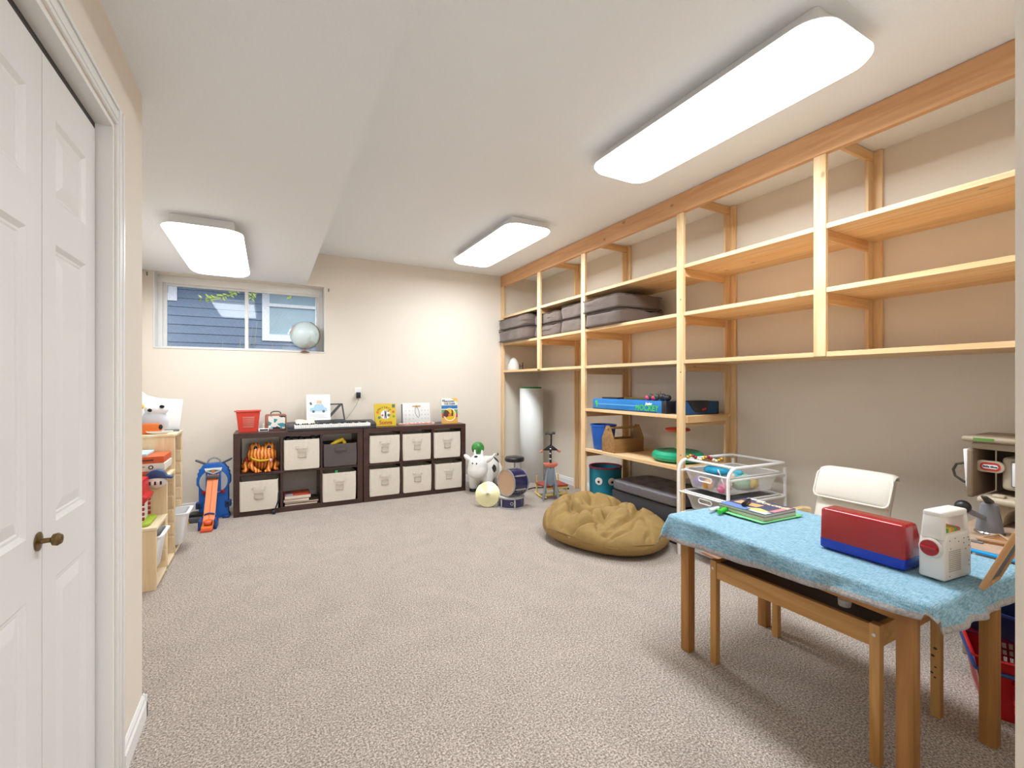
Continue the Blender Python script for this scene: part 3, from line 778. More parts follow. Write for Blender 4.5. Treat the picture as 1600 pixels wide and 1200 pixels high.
nk = 36; a0 = -(kx1-kx0)/2+.058; kw = ((kx1-kx0)-.116)/nk
wk = None
M_ivory = mat('white_keys', 'f2f0ec', .25); 
for i in range(nk):
    me_ = MB().box(a0+i*kw+.0006, a0+(i+1)*kw-.0006, -.138, .0, .022, .054)
    o = obj('white_key', me_, M_ivory, t, bev=.001, segs=1)
    if i % 7 in (0, 1, 3, 4, 5) and i < nk-1:
        obj('black_key', MB().box(a0+(i+1)*kw-.006, a0+(i+1)*kw+.006, -.075, .0, .0545, .068), M_black, t, bev=.001, segs=1)
obj('control_panel', MB().box(-.12, .30, .03, .085, .070, .0725), mat('panel_grey', '4c4c50', .4), t)
# music rest: slanted frame with one diagonal bar
mr = MB(); zb = .074
def bar(p, q, w_=.008): mr.hexa([(p[0]-w_, .10+p[1]*.25, p[1]+zb), (p[0]+w_, .10+p[1]*.25, p[1]+zb), (p[0]+w_, .106+p[1]*.25, p[1]+zb), (p[0]-w_, .106+p[1]*.25, p[1]+zb)],
                                [(q[0]-w_, .10+q[1]*.25, q[1]+zb), (q[0]+w_, .10+q[1]*.25, q[1]+zb), (q[0]+w_, .106+q[1]*.25, q[1]+zb), (q[0]-w_, .106+q[1]*.25, q[1]+zb)])
def hbar(x0, x1, z0, z1): mr.hexa([(x0, .10+z0*.25, z0+zb), (x1, .10+z0*.25, z0+zb), (x1, .106+z0*.25, z0+zb), (x0, .106+z0*.25, z0+zb)], [(x0, .10+z1*.25, z1+zb), (x1, .10+z1*.25, z1+zb), (x1, .106+z1*.25, z1+zb), (x0, .106+z1*.25, z1+zb)])
xr0, xr1 = -.19, .145
hbar(xr0, xr1, 0, .012); hbar(xr0+.02, xr1-.022, .168, .182); bar((xr0+.008, .0), (xr0+.03, .18)); bar((xr1-.006, 0), (xr1-.028, .18)); bar((-.05, .005), (xr1-.04, .175), .018)
obj('music_rest', mr, M_kb, t)
t = thing('drawing_sheet', 'white sheet with a blue car drawing propped on the keyboard rest', 'paper', (.47, 5.235, TZ+.083), rx=-.24)
obj('sheet', MB().box(-.118, .118, 0, .002, 0, .28), M_paper, t)
M_bl = mat('pale_blue_ink', 'a9c9dc', .7); M_ink = mat('dark_ink', '5a6874', .7)
obj('drawing', MB().prism([(-.085, .095), (.085, .095), (.085, .13), (.06, .14), (.04, .175), (-.03, .175), (-.05, .14), (-.085, .13)], -.0006, 0, 'y'), M_bl, t)
obj('drawing', MB().prism(circ(-.05, .095, .014), -.0012, -.0004, 'y').prism(circ(.05, .095, .014), -.0012, -.0004, 'y').prism([(-.09, .19), (-.07, .2), (-.06, .17), (-.08, .165)], -.0012, 0, 'y'), M_ink, t)
obj('drawing', MB().prism([(-.02, .18), (.035, .18), (.03, .215), (-.015, .215)], -.0006, 0, 'y'), mat('tan_ink', 'd8b896', .7), t)
obj('drawing', MB().box(-.09, .09, -.0006, 0, .055, .058).box(-.09, .06, -.0006, 0, .04, .043).box(-.09, .08, -.0006, 0, .025, .028), mat('grey_ink', 'a8aeb6', .7), t)
t = thing('sheet_music', 'cream crumpled sheet lying over the left end of the keys', 'paper', (.33, 5.09, TZ+.0585), rx=.28)
obj('sheet', MB().grid(lambda u, v: (-.09+.18*u, -.02+.13*v, .004+.006*math.sin(u*7)*v+.004), 10, 6), mat('cream_paper', 'e8dcc8', .8), t, solid=.0012)
# open-ended titles on the right shelf
def stood_book(x, y, w_, h, th, label, cov, lean=.14, edge=None, rz=0):
    t = thing('picture_book', label, 'book', (x, y, TZ), rz=rz, rx=-lean)
    obj('pages', MB().box(-w_/2+.004, w_/2-.003, .003, th-.003, .004, h-.004), M_page, t)
    obj('cover', MB().box(-w_/2, w_/2, 0, .003, 0, h).box(-w_/2, w_/2, th-.003, th, 0, h).box(-w_/2, -w_/2+.003, .003, th-.003, 0, h), cov, t, bev=.0008, segs=1)
    return t
def patch(t, poly, c, d=.0007, name='cover_print', rough=.5):
    return obj(name, MB().prism(poly, -d, 0.0, 'y'), mat('print_'+c, c, rough), t, smooth=False)
t = stood_book(1.155, 5.14, .235, .25, .03, 'yellow square children’s book standing right of the keyboard', mat('golden_yellow_cover', 'd4b51c', .45))
patch(t, circ(0.0, .128, .052), 'f2ece0', .0010); patch(t, circ(-.088, .155, .016), 'd8702a', .0010); patch(t, circ(-.07, .095, .016), '2f8a66', .0010)
patch(t, circ(.088, .155, .014), 'c8603a', .0010); patch(t, circ(.09, .105, .014), '7f9a24', .0010); patch(t, [(.075, .205), (.108, .205), (.108, .24), (.075, .24)], '5c6a66', .0010)
patch(t, [(-.012, .082), (-.003, .082), (0, .115), (.003, .082), (.012, .082), (.010, .135), (.012, .175), (.004, .175), (0, .15), (-.004, .175), (-.012, .175), (-.010, .135)], '3a3f52', .0016)
patch(t, circ(-.034, .12, .013), 'b06a8a', .0016); patch(t, circ(.036, .12, .017), '5f6f66', .0016); patch(t, circ(.03, .165, .012), 'c87858', .0016)
text(t, 'Songs', .062, mat('print_b84a1e', 'b84a1e'), MT(0, -.001, .038), bold=.0012)
for i, ch in enumerate('Nursery'):
    a = math.radians(140-i*17)
    text(t, ch, .036, mat('print_8a6a14', '8a6a14'), Matrix.Translation((.082*math.cos(a)-.01, -.001, .135+.078*math.sin(a)))@Matrix.Rotation(PI/2, 4, 'X')@Matrix.Rotation(a-PI/2, 4, 'Z'), bold=.001)
# magnetic drawing board with coloured tray in front
t = thing('magnet_board', 'white upright drawing board with clip figure and grey letters on the cube shelf', 'toy', (1.545, 5.26, TZ), rx=-.10)
obj('panel', MB().prism(rrect(-.165, .165, 0, .245, .008), 0, .010, 'y'), M_plastic_w, t, bev=.002)
obj('side_prop', MB().box(-.175, -.166, .0, .03, 0, .235), M_grey, t)
for r_, zz in enumerate((.155, .105, .058)):
    for i, xx in enumerate((-.13, -.085, -.04, .065, .105, .14)):
        text(t, 'ABCDEFGHJKMNPQRSTU'[r_*6+i], .022, mat('print_b4b8bc', 'a4a8ae'), MT(xx, -.0006, zz))
obj('drawn_line', MB().tube([(-.015, -.002, .19), (-.018, -.002, .14), (-.005, -.002, .10), (.022, -.002, .07), (.034, -.002, .09), (.03, -.002, .14), (.012, -.002, .19)], .0022, 5), M_ink, t)
obj('clip', MB().ball((0, -.006, .208), (.014, .008, .014), n=5).box(-.05, .05, -.005, 0, .203, .213), mat('golden_clip', 'c8963c', .4), t)
t = thing('art_tray', 'oval tray of coloured chalks lying in front of the white drawing board', 'tray', (1.50, 5.11, TZ))
M_trayw = mat('pink_white_plastic', 'e6d6cc', .5)
obj('tray_base', MB().prism(rrect(-.20, .20, -.07, .07, .05, 6), 0, .006), M_trayw, t, bev=.002)
obj('rim', MB().tube([(x, y, .014) for x, y in rrect(-.20, .20, -.07, .07, .05, 6)], .007, 6, closed=True), M_trayw, t)
obj('rim', MB().tube([(x, y, .020) for x, y in rrect(-.21, .16, -.075, -.045, .013, 4)], .004, 6, closed=True), mat('salmon_plastic', 'e07a62', .5), t)
CH = ['2f9a74', '3a3a3c', 'd85a3a', 'e0b030', '2c7fae', '1f6f58', 'b04a6a', '222224', '4aa88c', 'c86a3a', '8a4a2a']
for i, c in enumerate(CH):
    xx = -.16+i*.032
    obj('chalk', MB().cyl((xx, -.04, .013), (xx+R.uniform(-.01, .02), .045, .016), .007, n=8), mat('chalk_'+c, c, .7), t)
t = stood_book(1.905, 5.11, .20, .30, .028, 'tall children’s book with a rooster, blue band and yellow circle', mat('white_cover', 'ece6dc', .45), lean=.10)
patch(t, [(-.10, 0), (.10, 0), (.10, .07), (-.10, .07)], 'd9a24a'); patch(t, [(-.10, .07), (.10, .07), (.10, .12), (-.10, .12)], 'b8483a')
patch(t, [(-.10, .12), (.10, .12), (.10, .165), (-.10, .165)], '5a9a5c'); patch(t, [(-.10, .175), (.10, .175), (.10, .215), (-.10, .215)], '2f6fa6')
patch(t, [(.02, .3), (.10, .3), (.10, .25)], 'e6b84a'); patch(t, [(-.09, .26), (-.055, .26), (-.055, .285), (-.09, .285)], '8a8e8a', .001)
patch(t, circ(.0, .105, .078), 'f0ead8', .0010); patch(t, circ(0, .105, .068), 'e2b41e', .0014)
patch(t, [(-.08, .09), (-.04, .075), (-.01, .09), (0, .12), (-.02, .15), (-.05, .165), (-.075, .14)], '5a3628', .0019)
patch(t, [(.0, .09), (.04, .085), (.045, .12), (.035, .16), (.02, .165), (.025, .125)], '4a3a3c', .0019); patch(t, circ(.0, .10, .02), 'd8702a', .0022)
text(t, 'AROUND', .030, mat('print_55627a', '4a5872'), MT(.0, -.001, .262), bold=.0012); text(t, 'THE FARM', .030, mat('print_55627a', '4a5872'), MT(.0, -.001, .232), bold=.0012)
# wall socket, plug and lead
t = thing('wall_socket', 'white wall socket above the keyboard with a black adapter plugged in', 'socket', (.905, YB-.001, 1.16))
obj('cover_plate', MB().prism(rrect(-.038, .038, -.06, .06, .006), -.006, 0, 'y'), M_plastic_w, t, bev=.0015)
obj('outlet', MB().prism(rrect(-.017, .017, .008, .042, .012), -.0075, -.005, 'y').prism(rrect(-.017, .017, -.042, -.008, .012), -.0075, -.005, 'y'), M_white, t)
t = thing('power_adapter', 'black power adapter with thin grey lead running down to the keyboard', 'adapter', (.905, YB-.009, 1.135))
obj('adapter_body', MB().box(-.022, .022, -.045, 0, -.035, .03), M_black, t, bev=.005)
obj('lead', MB().tube([(0, -.025, -.035), (0, -.028, -.06), (-.03, -.04, -.12), (-.08, -.07, -.19), (-.13, -.13, -.24), (-.16, -.19, -.262)], .0022, 6), M_grey, t)
for xx, s_ in ((WX0-.045, 'left'), (WX1+.035, 'right')):
    t = thing('curtain_bracket', 'small dark curtain bracket on the wall at the %s top of the window' % s_, 'bracket', (xx, YB-.001, WZ1-.03), group='curtain brackets')
    obj('plate', MB().box(-.006, .006, -.004, 0, -.018, .018), M_grey, t, bev=.001)
    obj('hook', MB().tube([(0, -.003, .005), (0, -.03, .0), (0, -.034, .010)], .003, 5), M_grey, t)

# ================================================================ globe standing on the window sill
gt = bpy.data.materials.new('pale_globe_print'); gt.use_nodes = True
def globe_mat(name, sea, land, land2, rough=.25, scale=5.5):
    m = bpy.data.materials.new(name); m.use_nodes = True
    nt = m.node_tree; N = nt.nodes; tc = N.new('ShaderNodeTexCoord'); n = N.new('ShaderNodeTexNoise'); n.inputs['Scale'].default_value = scale; n.inputs['Detail'].default_value = 5
    r = N.new('ShaderNodeValToRGB'); r.color_ramp.interpolation = 'EASE'
    r.color_ramp.elements[0].position = .47; r.color_ramp.elements[0].color = lin(sea); r.color_ramp.elements[1].position = .54; r.color_ramp.elements[1].color = lin(land)
    e = r.color_ramp.elements.new(.64); e.color = lin(land2)
    nt.links.new(tc.outputs['Object'], n.inputs['Vector']); nt.links.new(n.outputs['Fac'], r.inputs['Fac']); nt.links.new(r.outputs['Color'], N['Principled BSDF'].inputs['Base Color'])
    N['Principled BSDF'].inputs['Roughness'].default_value = rough
    return m
def globe(name, label, loc, r, m, frame_m, rz=0):
    t = thing(name, label, 'globe', loc, rz=rz)
    zc = r+.045
    obj('sphere', MB().ball((0, 0, zc), r, n=14), m, t, angle=180)
    pts = [(math.sin(math.radians(a))*(r+.008), 0, zc+math.cos(math.radians(a))*(r+.008)) for a in range(20, 206, 8)]
    obj('meridian_arm', MB().tube(pts, .0045, 6), frame_m, t)
    obj('stand', MB().lathe([(.055, 0), (.058, .006), (.03, .014), (.010, .022), (.008, .05), (.012, zc-r-.006), (.006, zc-r)], (0, 0, 0), 20), frame_m, t)
    return t
globe('desk_globe', 'pale world globe on a copper stand in the window recess', (.348, YB+.025, WZ0+.001), .148, globe_mat('pale_globe', 'cfdcdc', 'b9cfc6', 'dba3ab'), mat('copper_frame', '9c8068', .35, metal=.5), rz=.1)

# ================================================================ stepped toy storage on the left
SP0 = wood('pale_pine_end', 'ecd6b2', 'dfc094', 2, 16, 12, knots=False)
SP1 = wood('pale_pine_top', 'efdcbc', 'e3c9a0', 1, 16, 12, knots=False)
M_rail = mat('groove_shadow_wood', 'c09a6c', .7)
sx0, sx1 = -1.045, -.605
t = thing('stepped_toy_storage', 'pale pine storage frame in three steps at the left edge', 'storage', ((sx0+sx1)/2, 3.93, 0))
k = dict(bev=.002, world=True, segs=1)
ys = [3.465, 3.80, 4.085, 4.385]; hts = [.385, .64, .895]
obj('base_board', MB().box(sx0, sx1, ys[0]+.018, ys[3]-.0, .012, .032), SP1, t, **k)
obj('plinth', MB().box(sx0+.03, sx1-.012, ys[0]+.018, ys[3], 0, .0115), SP1, t, **k)
def sidep(y, z1, th=.018): obj('side_panel', MB().box(sx0, sx1, y, y+th, 0.0, z1), SP0, t, **k)
sidep(ys[0], hts[0]-.0185); sidep(ys[1]-.018, hts[0]-.0185, .0175); sidep(ys[1], hts[1]-.0185); sidep(ys[2]-.018, hts[1]-.0185, .0175); sidep(ys[2], hts[2]-.0185); sidep(ys[3], hts[2]-.0185)
for i in range(3):
    obj('top_board', MB().box(sx0, sx1+.004, ys[i]-.004, ys[i+1]-.004 if i < 2 else ys[3]+.022, hts[i]-.018, hts[i]), SP1, t, **k)
for i in range(3):
    n = [3, 5, 8][i]
    for yy_, fl in ((ys[i]+.018, 0), (ys[i+1]-(.018 if i < 2 else 0)-.006, 1)):
        for q in range(n):
            zz = .075+q*.098
            if zz+.05 > hts[i]-.02: break
            if i < 2 and fl and False: continue
            obj('rail', MB().box(sx0+.01, sx1-.006, yy_, yy_+.006, zz, zz+.078), SP0, t, **k)
M_wb = mat('translucent_white_plastic', 'f0f1f2', .35)
def tub(name, label, x0, x1, y0, y1, z, h, m=M_wb, group=None):
    t = thing(name, label, 'bin', ((x0+x1)/2, (y0+y1)/2, z), group=group)
    a, c = (x1-x0)/2, (y1-y0)/2
    b = MB(); prof = [(.76, 0), (.80, .006), (.93, h-.02), (.94, h-.012), (1.03, h-.008), (1.03, h), (.93, h), (.905, h-.02), (.78, .010)]
    base_ = rrect(-a, a, -c, c, .03, 5); n = len(base_); vs = []
    for s_, zz in prof: vs += [(x*s_, y*(s_ if s_ < .99 else 1.0), zz) for x, y in base_]
    fs = [(k*n+i, k*n+(i+1) % n, (k+1)*n+(i+1) % n, (k+1)*n+i) for k in range(len(prof)-1) for i in range(n)]
    fs += [tuple(range(n-1, -1, -1)), tuple((len(prof)-1)*n+i for i in range(n))]
    b.add(vs, fs); obj('tub_body', b, m, t, angle=50); return t
tub('storage_tub', 'white plastic tub pulled out at the far end of the pine steps', -.95, -.53, 4.12, 4.37, .062, .235, group='white tubs of the pine steps')
tub('storage_tub', 'white plastic tub hanging in the lowest pine step', -1.0, -.585, 3.50, 3.768, .09, .225, group='white tubs of the pine steps')

# ---- on the steps
z1 = hts[1]+.001; z0_ = hts[0]+.001; z2 = hts[2]+.001
def gamebox(x0, x1, y0, y1, z, h, c, label, side=None):
    t = thing('game_box', label, 'box', ((x0+x1)/2, (y0+y1)/2, z), group='game boxes on the middle step', rz=0)
    a, d = (x1-x0)/2, (y1-y0)/2
    obj('box_bottom', MB().box(-a+.002, a-.002, -d+.002, d-.002, 0, h*.6), mat('box_'+c, c, .5), t, bev=.001, segs=1)
    obj('box_lid', MB().box(-a, a, -d, d, h*.25, h), mat('box_'+c, c, .5), t, bev=.0015, segs=1)
    if side:
        for (u0, u1, v0, v1, cc) in side:
            obj('lid_print', MB().box(-a+2*a*u0, -a+2*a*u1, -d-.0007, -d, h*v0, h*v1), mat('print_'+cc, cc, .5), t, smooth=False)
    return t
gamebox(-1.0, -.70, 3.815, 4.065, z1, .034, 'd9672c', 'orange game box at the bottom of the stack on the middle step', [(0, 1, .3, .5, 'c4541e')])
g = gamebox(-1.0, -.62, 3.812, 4.07, z1+.035, .05, 'e9e2d4', 'white game box with gold strip in the stack on the middle step', [(.0, .72, .5, .72, 'b7a27a'), (.05, .6, .56, .64, '4a4238')])
obj('emblem', MB().prism(circ(.115, .026, .014), -.1305, -.129, 'y'), mat('print_4a4238', '4a4238'), g, smooth=False)
obj('emblem_dot', MB().prism(circ(.115, .026, .007), -.1315, -.1300, 'y'), mat('print_f0ead8', 'f0ead8'), g, smooth=False)
g = gamebox(-1.0, -.625, 3.815, 4.07, z1+.086, .046, 'd65f30', 'orange game box under the light blue one on the middle step', [(.45, .85, .35, .6, '5a3a30')])
gamebox(-1.0, -.72, 3.83, 4.06, z1+.133, .018, 'b9dce2', 'light blue game box on top of the stack on the middle step')
# toy firehouse on the lowest step
t = thing('toy_firehouse', 'red and white toy firehouse with grassy green base on the lowest step', 'toy', (-.775, 3.62, z0_))
M_red = mat('bright_red_plastic', 'c4161c', .35); M_redd = mat('deep_red_plastic', '9c1218', .4)
obj('grass_base', MB().prism(rrect(-.16, .13, -.13, .13, .04, 5), 0, .018), mat('lime_plastic', '9cb52c', .5), t, bev=.005)
obj('wall', MB().box(-.14, .085, -.08, .08, .018, .14), M_plastic_w, t, bev=.003)
for zz in (.04, .07, .10, .13):
    for yy_ in (-.088, .078): obj('corner_brick', MB().box(.072, .098, yy_, yy_+.02, zz-.009, zz+.009), M_redd, t, bev=.002, segs=1)
obj('roof', MB().prism([(-.16, .14), (.105, .14), (.115, .17), (.09, .185), (.085, .275), (-.14, .275)], -.10, .10, 'y'), M_red, t, bev=.006)
obj('door', MB().box(-.11, .0, -.084, -.079, .018, .09), M_redd, t)
obj('arch_panel', MB().prism([(-.10, .095), (.02, .095), (-.0, .13), (-.08, .13)], -.0835, -.08, 'y'), M_grey, t)
bd_ = obj('badge', MB().prism(circ(-.03, .215, .038), -.105, -.1, 'y'), M_plastic_w, t)
obj('badge_ring', MB().prism(circ(-.03, .215, .030), -.1065, -.1045, 'y'), M_red, t)
obj('badge_ring', MB().prism(circ(-.03, .215, .018), -.108, -.106, 'y'), M_plastic_w, t)
# hat-shaped toy hanging on the middle step
t = thing('pirate_hat_toy', 'toy head with navy pirate hat hung on the front of the middle step', 'toy', (-.66, 3.768, .452))
obj('toy_face', MB().ball((0, 0, .158), (.062, .03, .042), n=8), mat('pinkish_white_plastic', 'e2d6cf', .4), t, angle=180)
for i in range(5): obj('tooth', MB().box(-.035+i*.015, -.024+i*.015, -.031, -.024, .142, .166), [M_black, M_plastic_w][i % 2], t, bev=.002, segs=1)
obj('toy_hat', MB().prism([(-.09, .175), (-.05, .183), (0, .185), (.05, .183), (.09, .175), (.095, .19), (.06, .198), (.045, .225), (.01, .24), (-.02, .236), (-.045, .22), (-.06, .195), (-.095, .19)], -.025, .025, 'y'), mat('navy_plastic', '2c4676', .4), t, bev=.005)
# on the top
t = globe('small_globe', 'small colourful globe at the left edge on top of the pine steps', (-.975, 4.25, z2), .085, globe_mat('bright_globe', '3f78b4', '9dbb6a', 'c9704a', .3, 9), M_chrome)
t = thing('white_display_card', 'white curved-top board leaning behind the toys on the pine steps', 'board', (-.80, 4.33, z2))
obj('card', MB().prism([(-.21, 0), (.19, 0), (.205, .265-.02), (.06, .255), (-.02, .28), (-.07, .33), (-.10, .375), (-.21, .375)], .0, .012, 'y').xf(Matrix.Rotation(-.12, 4, 'X')), mat('glossy_white_card', 'f0efec', .4), t, bev=.002)
obj('ledge', MB().box(.02, .19, -.035, -.005, 0, .016), M_grey, t, bev=.003)
t = thing('bird_toy', 'grey rounded bird toy with two black eyes and an orange beak pouch', 'toy', (-.745, 4.21, z2))
M_bird = mat('pale_grey_plush', 'c9c9ce', .8, sheen=.3)
obj('toy_body', MB().ball((0, 0, .095), (.085, .06, .095), p=2.3, n=10, fn=lambda q: Vector((q.x*(1-.35*max(0, q.z)/.095), q.y, q.z))), M_bird, t, angle=180)
obj('toy_head', MB().ball((.012, -.005, .175), (.072, .055, .05), n=8), mat('white_plush', 'e9e8e6', .8), t, angle=180)
for xx, zz in ((-.018, .172), (.052, .198)):
    obj('eye', MB().ball((xx, -.052, zz), (.016, .01, .013), n=5), mat('glossy_black', '0c0b0c', .12), t, angle=180)
obj('beak_pouch', MB().prism([(-.075, .0), (.055, 0), (.05, .072), (-.05, .078), (-.07, .05)], -.085, -.04, 'y'), mat('orange_plastic', 'e2722a', .5), t, bev=.008)
obj('buckle', MB().ball((.05, -.085, .05), (.012, .006, .02), n=4), M_black, t)
obj('green_tag', MB().box(-.115, -.085, -.05, -.03, .01, .07), mat('green_plastic', '2f9a58', .4), t, bev=.006)
obj('yellow_flower', MB().ball((-.075, -.04, .20), (.022, .012, .022), n=4), M_yel, t)
t = thing('white_toy_helmet', 'white rounded toy with black base at the left on the pine steps', 'toy', (-.90, 4.135, z2))
obj('toy_base', MB().box(-.06, .035, -.03, .03, 0, .025), M_black, t, bev=.004)
obj('shell', MB().ball((0, 0, .10), (.062, .035, .09), p=2.3, n=8, fn=lambda q: Vector((q.x+.25*q.z, q.y, q.z))), M_plastic_w, t, angle=180)
t = thing('white_dish', 'shallow white dish in front of the grey bird toy', 'dish', (-.70, 4.118, z2))
obj('dish_body', MB().lathe([(.03, 0), (.062, .012), (.068, .022), (.064, .022), (.03, .005), (.0005, .004)], (0, 0, 0), 28, sy=.35, sx=1.2), M_plastic_w, t)

# ================================================================ blue race-track tower
t = thing('race_track_tower', 'blue toy race tower with orange track ramp and grey handle', 'toy', (-.455, 5.10, 0), rz=-.03)
M_blue = mat('royal_blue_plastic', '1660b4', .35); M_bd = mat('dark_blue_plastic', '123f80', .4); M_ora = mat('track_orange', 'e8803a', .4)
body = [(-.125, 0), (.125, 0), (.125, .03), (.118, .05), (.118, .30), (.135, .32), (.135, .385), (.125, .40), (.128, .43), (.115, .44), (.118, .465), (.10, .475), (.09, .50), (.05, .515), (-.05, .515), (-.09, .50), (-.10, .475), (-.118, .465), (-.115, .44), (-.128, .43), (-.125, .40), (-.135, .385), (-.135, .32), (-.118, .30), (-.118, .05), (-.125, .03)]
obj('tower_body', MB().prism(body, -.03, .05, 'y'), M_blue, t, bev=.006)
obj('wheel_disc', MB().prism(circ(0, .345, .112, 28), -.036, -.031, 'y'), mat('pale_grey_plastic', 'aeb2b8', .4), t)
obj('front_panel', MB().prism([(-.06, .25), (.06, .25), (.06, .46), (-.06, .46)], -.044, -.036, 'y'), M_blue, t, bev=.003)
obj('shield', MB().prism([(-.07, .475), (.07, .475), (.062, .445), (0, .415), (-.062, .445)], -.052, -.044, 'y'), M_plastic_w, t, bev=.002)
obj('wings', MB().prism([(-.055, .452), (0, .462), (.055, .452), (.02, .442), (0, .432), (-.02, .442)], -.0545, -.052, 'y'), mat('teal_plastic', '2f7d78', .4), t)
obj('wing_centre', MB().prism(circ(0, .447, .013, 12), -.057, -.0545, 'y'), mat('orange_plastic', 'e2722a', .5), t)
for sx in (-1, 1):
    obj('grip', MB().prism([(sx*.05, .49), (sx*.145, .54), (sx*.15, .55), (sx*.14, .556), (sx*.055, .515)], -.015, .015, 'y'), mat('dark_grey_plastic', '505256', .4), t, bev=.004)
    obj('side_lug', MB().box(sx*.115-.025, sx*.115+.025, -.045, .02, .10, .16), M_bd, t, bev=.006)
    obj('lug_hole', MB().box(sx*.115-.012, sx*.115+.012, -.047, -.044, .112, .148), M_black, t)
    obj('red_clip', MB().box(sx*.075-.018, sx*.075+.018, -.046, -.034, .235, .262), mat('deep_red_plastic', '9c1218', .4), t, bev=.003)
    obj('foot', MB().box(sx*.10-.03, sx*.10+.03, -.075, .06, 0, .025), M_bd, t, bev=.006)
obj('handle', MB().tube([(.052*math.cos(math.radians(a)), 0, .512+.052*math.sin(math.radians(a))) for a in range(0, 181, 15)], .007, 8), mat('mid_grey_plastic', '8a8d92', .4), t)
# track
def track(pts, w_):
    b = MB(); vs = []
    for y, z in pts:
        for x, dz in ((-w_, .012), (-w_+.004, .012), (-w_+.004, .002), (w_-.004, .002), (w_-.004, .012), (w_, .012), (w_, 0), (-w_, 0)): vs.append((x, y, z+dz))
    n = 8; fs = [(k*n+i, k*n+(i+1) % n, (k+1)*n+(i+1) % n, (k+1)*n+i) for k in range(len(pts)-1) for i in range(n)]
    fs += [tuple(range(n)), tuple((len(pts)-1)*n+i for i in range(n-1, -1, -1))]
    return b.add(vs, fs)
obj('track', track([(-.05, .41), (-.065, .40), (-.085, .37), (-.30, .085), (-.34, .045), (-.38, .03), (-.44, .02)], .043), M_ora, t)
obj('track_rib', MB().tube([(0, -.086, .378), (0, -.30, .094), (0, -.34, .054)], .003, 5), mat('track_orange_dark', 'cf6826', .4), t)
obj('track_head', MB().box(-.052, .052, -.10, -.04, .385, .41), mat('dark_grey_plastic', '505256', .4), t, bev=.006)
obj('launcher', MB().box(-.068, -.046, -.42, -.28, 0, .085).box(.046, .068, -.42, -.28, 0, .085).box(-.046, .046, -.42, -.28, 0, .018), M_bd, t, bev=.006)
obj('launcher_arch', MB().tube([(.056*math.cos(math.radians(a)), -.29, .07+.045*math.sin(math.radians(a))) for a in range(0, 181, 20)], .007, 6), M_bd, t)
obj('toy_car', MB().ball((0, -.36, .055), (.032, .045, .02), p=3, n=6), mat('orange_red_car', 'e86a3c', .3), t, angle=180)
obj('end_flap', MB().box(-.043, .043, -.49, -.43, .002, .022), mat('track_red', 'd8502c', .4), t, bev=.003)
t = thing('toy_launch_box', 'dark grey toy launcher with yellow lever left of the race tower', 'toy', (-.60, 5.06, 0), rz=-.1)
obj('launcher_base', MB().box(-.09, .09, -.09, .09, 0, .045), mat('dark_grey_plastic', '505256', .4), t, bev=.006)
obj('lever', MB().prism([(-.07, .0), (-.02, .0), (-.03, .035), (-.065, .03)], -.105, -.091, 'y'), M_yel, t, bev=.003)
obj('launcher_top', MB().box(-.04, .09, -.05, .08, .0455, .07), M_black, t, bev=.006)

# ================================================================ white bouncing cow
M_cow = mat('milky_white_vinyl', 'efece6', .35, coat=.2); M_spot = mat('black_vinyl_patch', '17161a', .35)
t = thing('bouncy_cow', 'inflatable white toy cow with black patches and hooves by the cube shelf', 'toy', (2.14, 4.80, 0), rz=math.radians(-46))
# faces -y locally, body runs back along +y
cowb = MB(); cowb.ball((.0, .21, .245), (.155, .24, .15), p=2.3, n=12)
for sx in (-1, 1):
    for yy_ in (.06, .37): cowb.lathe([(.03, .0), (.050, .02), (.058, .10), (.07, .20), (.04, .26)], (sx*.09, yy_, .03), 14)
obj('cow_body', cowb, M_cow, t, angle=180)
obj('cow_head', MB().ball((0, -.03, .315), (.112, .10, .135), p=2.2, n=12, fn=lambda q: Vector((q.x*(1+.22*max(0, -q.z)/.135), q.y-.25*max(0, -q.z), q.z))), M_cow, t, angle=180)
for sx in (-1, 1):
    obj('ear', MB().ball((sx*.135, -.01, .40), (.05, .022, .034), n=7, fn=lambda q: Vector((q.x, q.y, q.z+q.x*sx*.5))), M_cow, t, angle=180)
    obj('horn', MB().lathe([(.017, 0), (.015, .03), (.008, .06), (.0005, .066)], (sx*.045, -.01, .435), 10), M_cow, t)
    obj('eye', MB().ball((sx*.024+.0, -.128, .362), (.008, .006, .010), n=4), M_spot, t)
    for yy_ in (.06, .37): obj('hoof', MB().lathe([(.044, 0), (.05, .008), (.047, .032), (.035, .034)], (sx*.09, yy_, 0), 14), M_spot, t)
def decal(c, r, rad, seed=0):
    """vinyl patch hugging the body ellipsoid"""
    b = MB(); C_ = Vector((0, .21, .245)); H_ = Vector((.155, .24, .15)); n = 18
    d = Vector(c).normalized(); a = d.orthogonal().normalized(); e = d.cross(a); vs = []
    def hit(v):
        v = v.normalized(); L_ = sum((abs(v[i])/H_[i])**2.3 for i in range(3))**(1/2.3); return C_+v/L_*1.015
    vs.append(hit(d))
    for ring in (.5, 1):
        for i in range(n):
            th = 2*PI*i/n; rr_ = r*ring*(1+.38*noise.noise(Vector((math.cos(th)*1.5, math.sin(th)*1.5, seed))))
            vs.append(hit(d+(a*math.cos(th)+e*math.sin(th))*rr_))
    fs = [(0, 1+i, 1+(i+1) % n) for i in range(n)]+[(1+i, 1+n+i, 1+n+(i+1) % n, 1+(i+1) % n) for i in range(n)]
    b.add(vs, fs); obj('patch', b, M_spot, t, angle=180)
decal((.9, -.5, .15), .26, 0, 1); decal((.8, .55, .75), .30, 0, 5); decal((-.9, .2, .3), .35, 0, 9); decal((.2, 1, .6), .3, 0, 12)
obj('forelock', MB().ball((0, -.085, .433), (.022, .02, .012), n=4), M_spot, t)
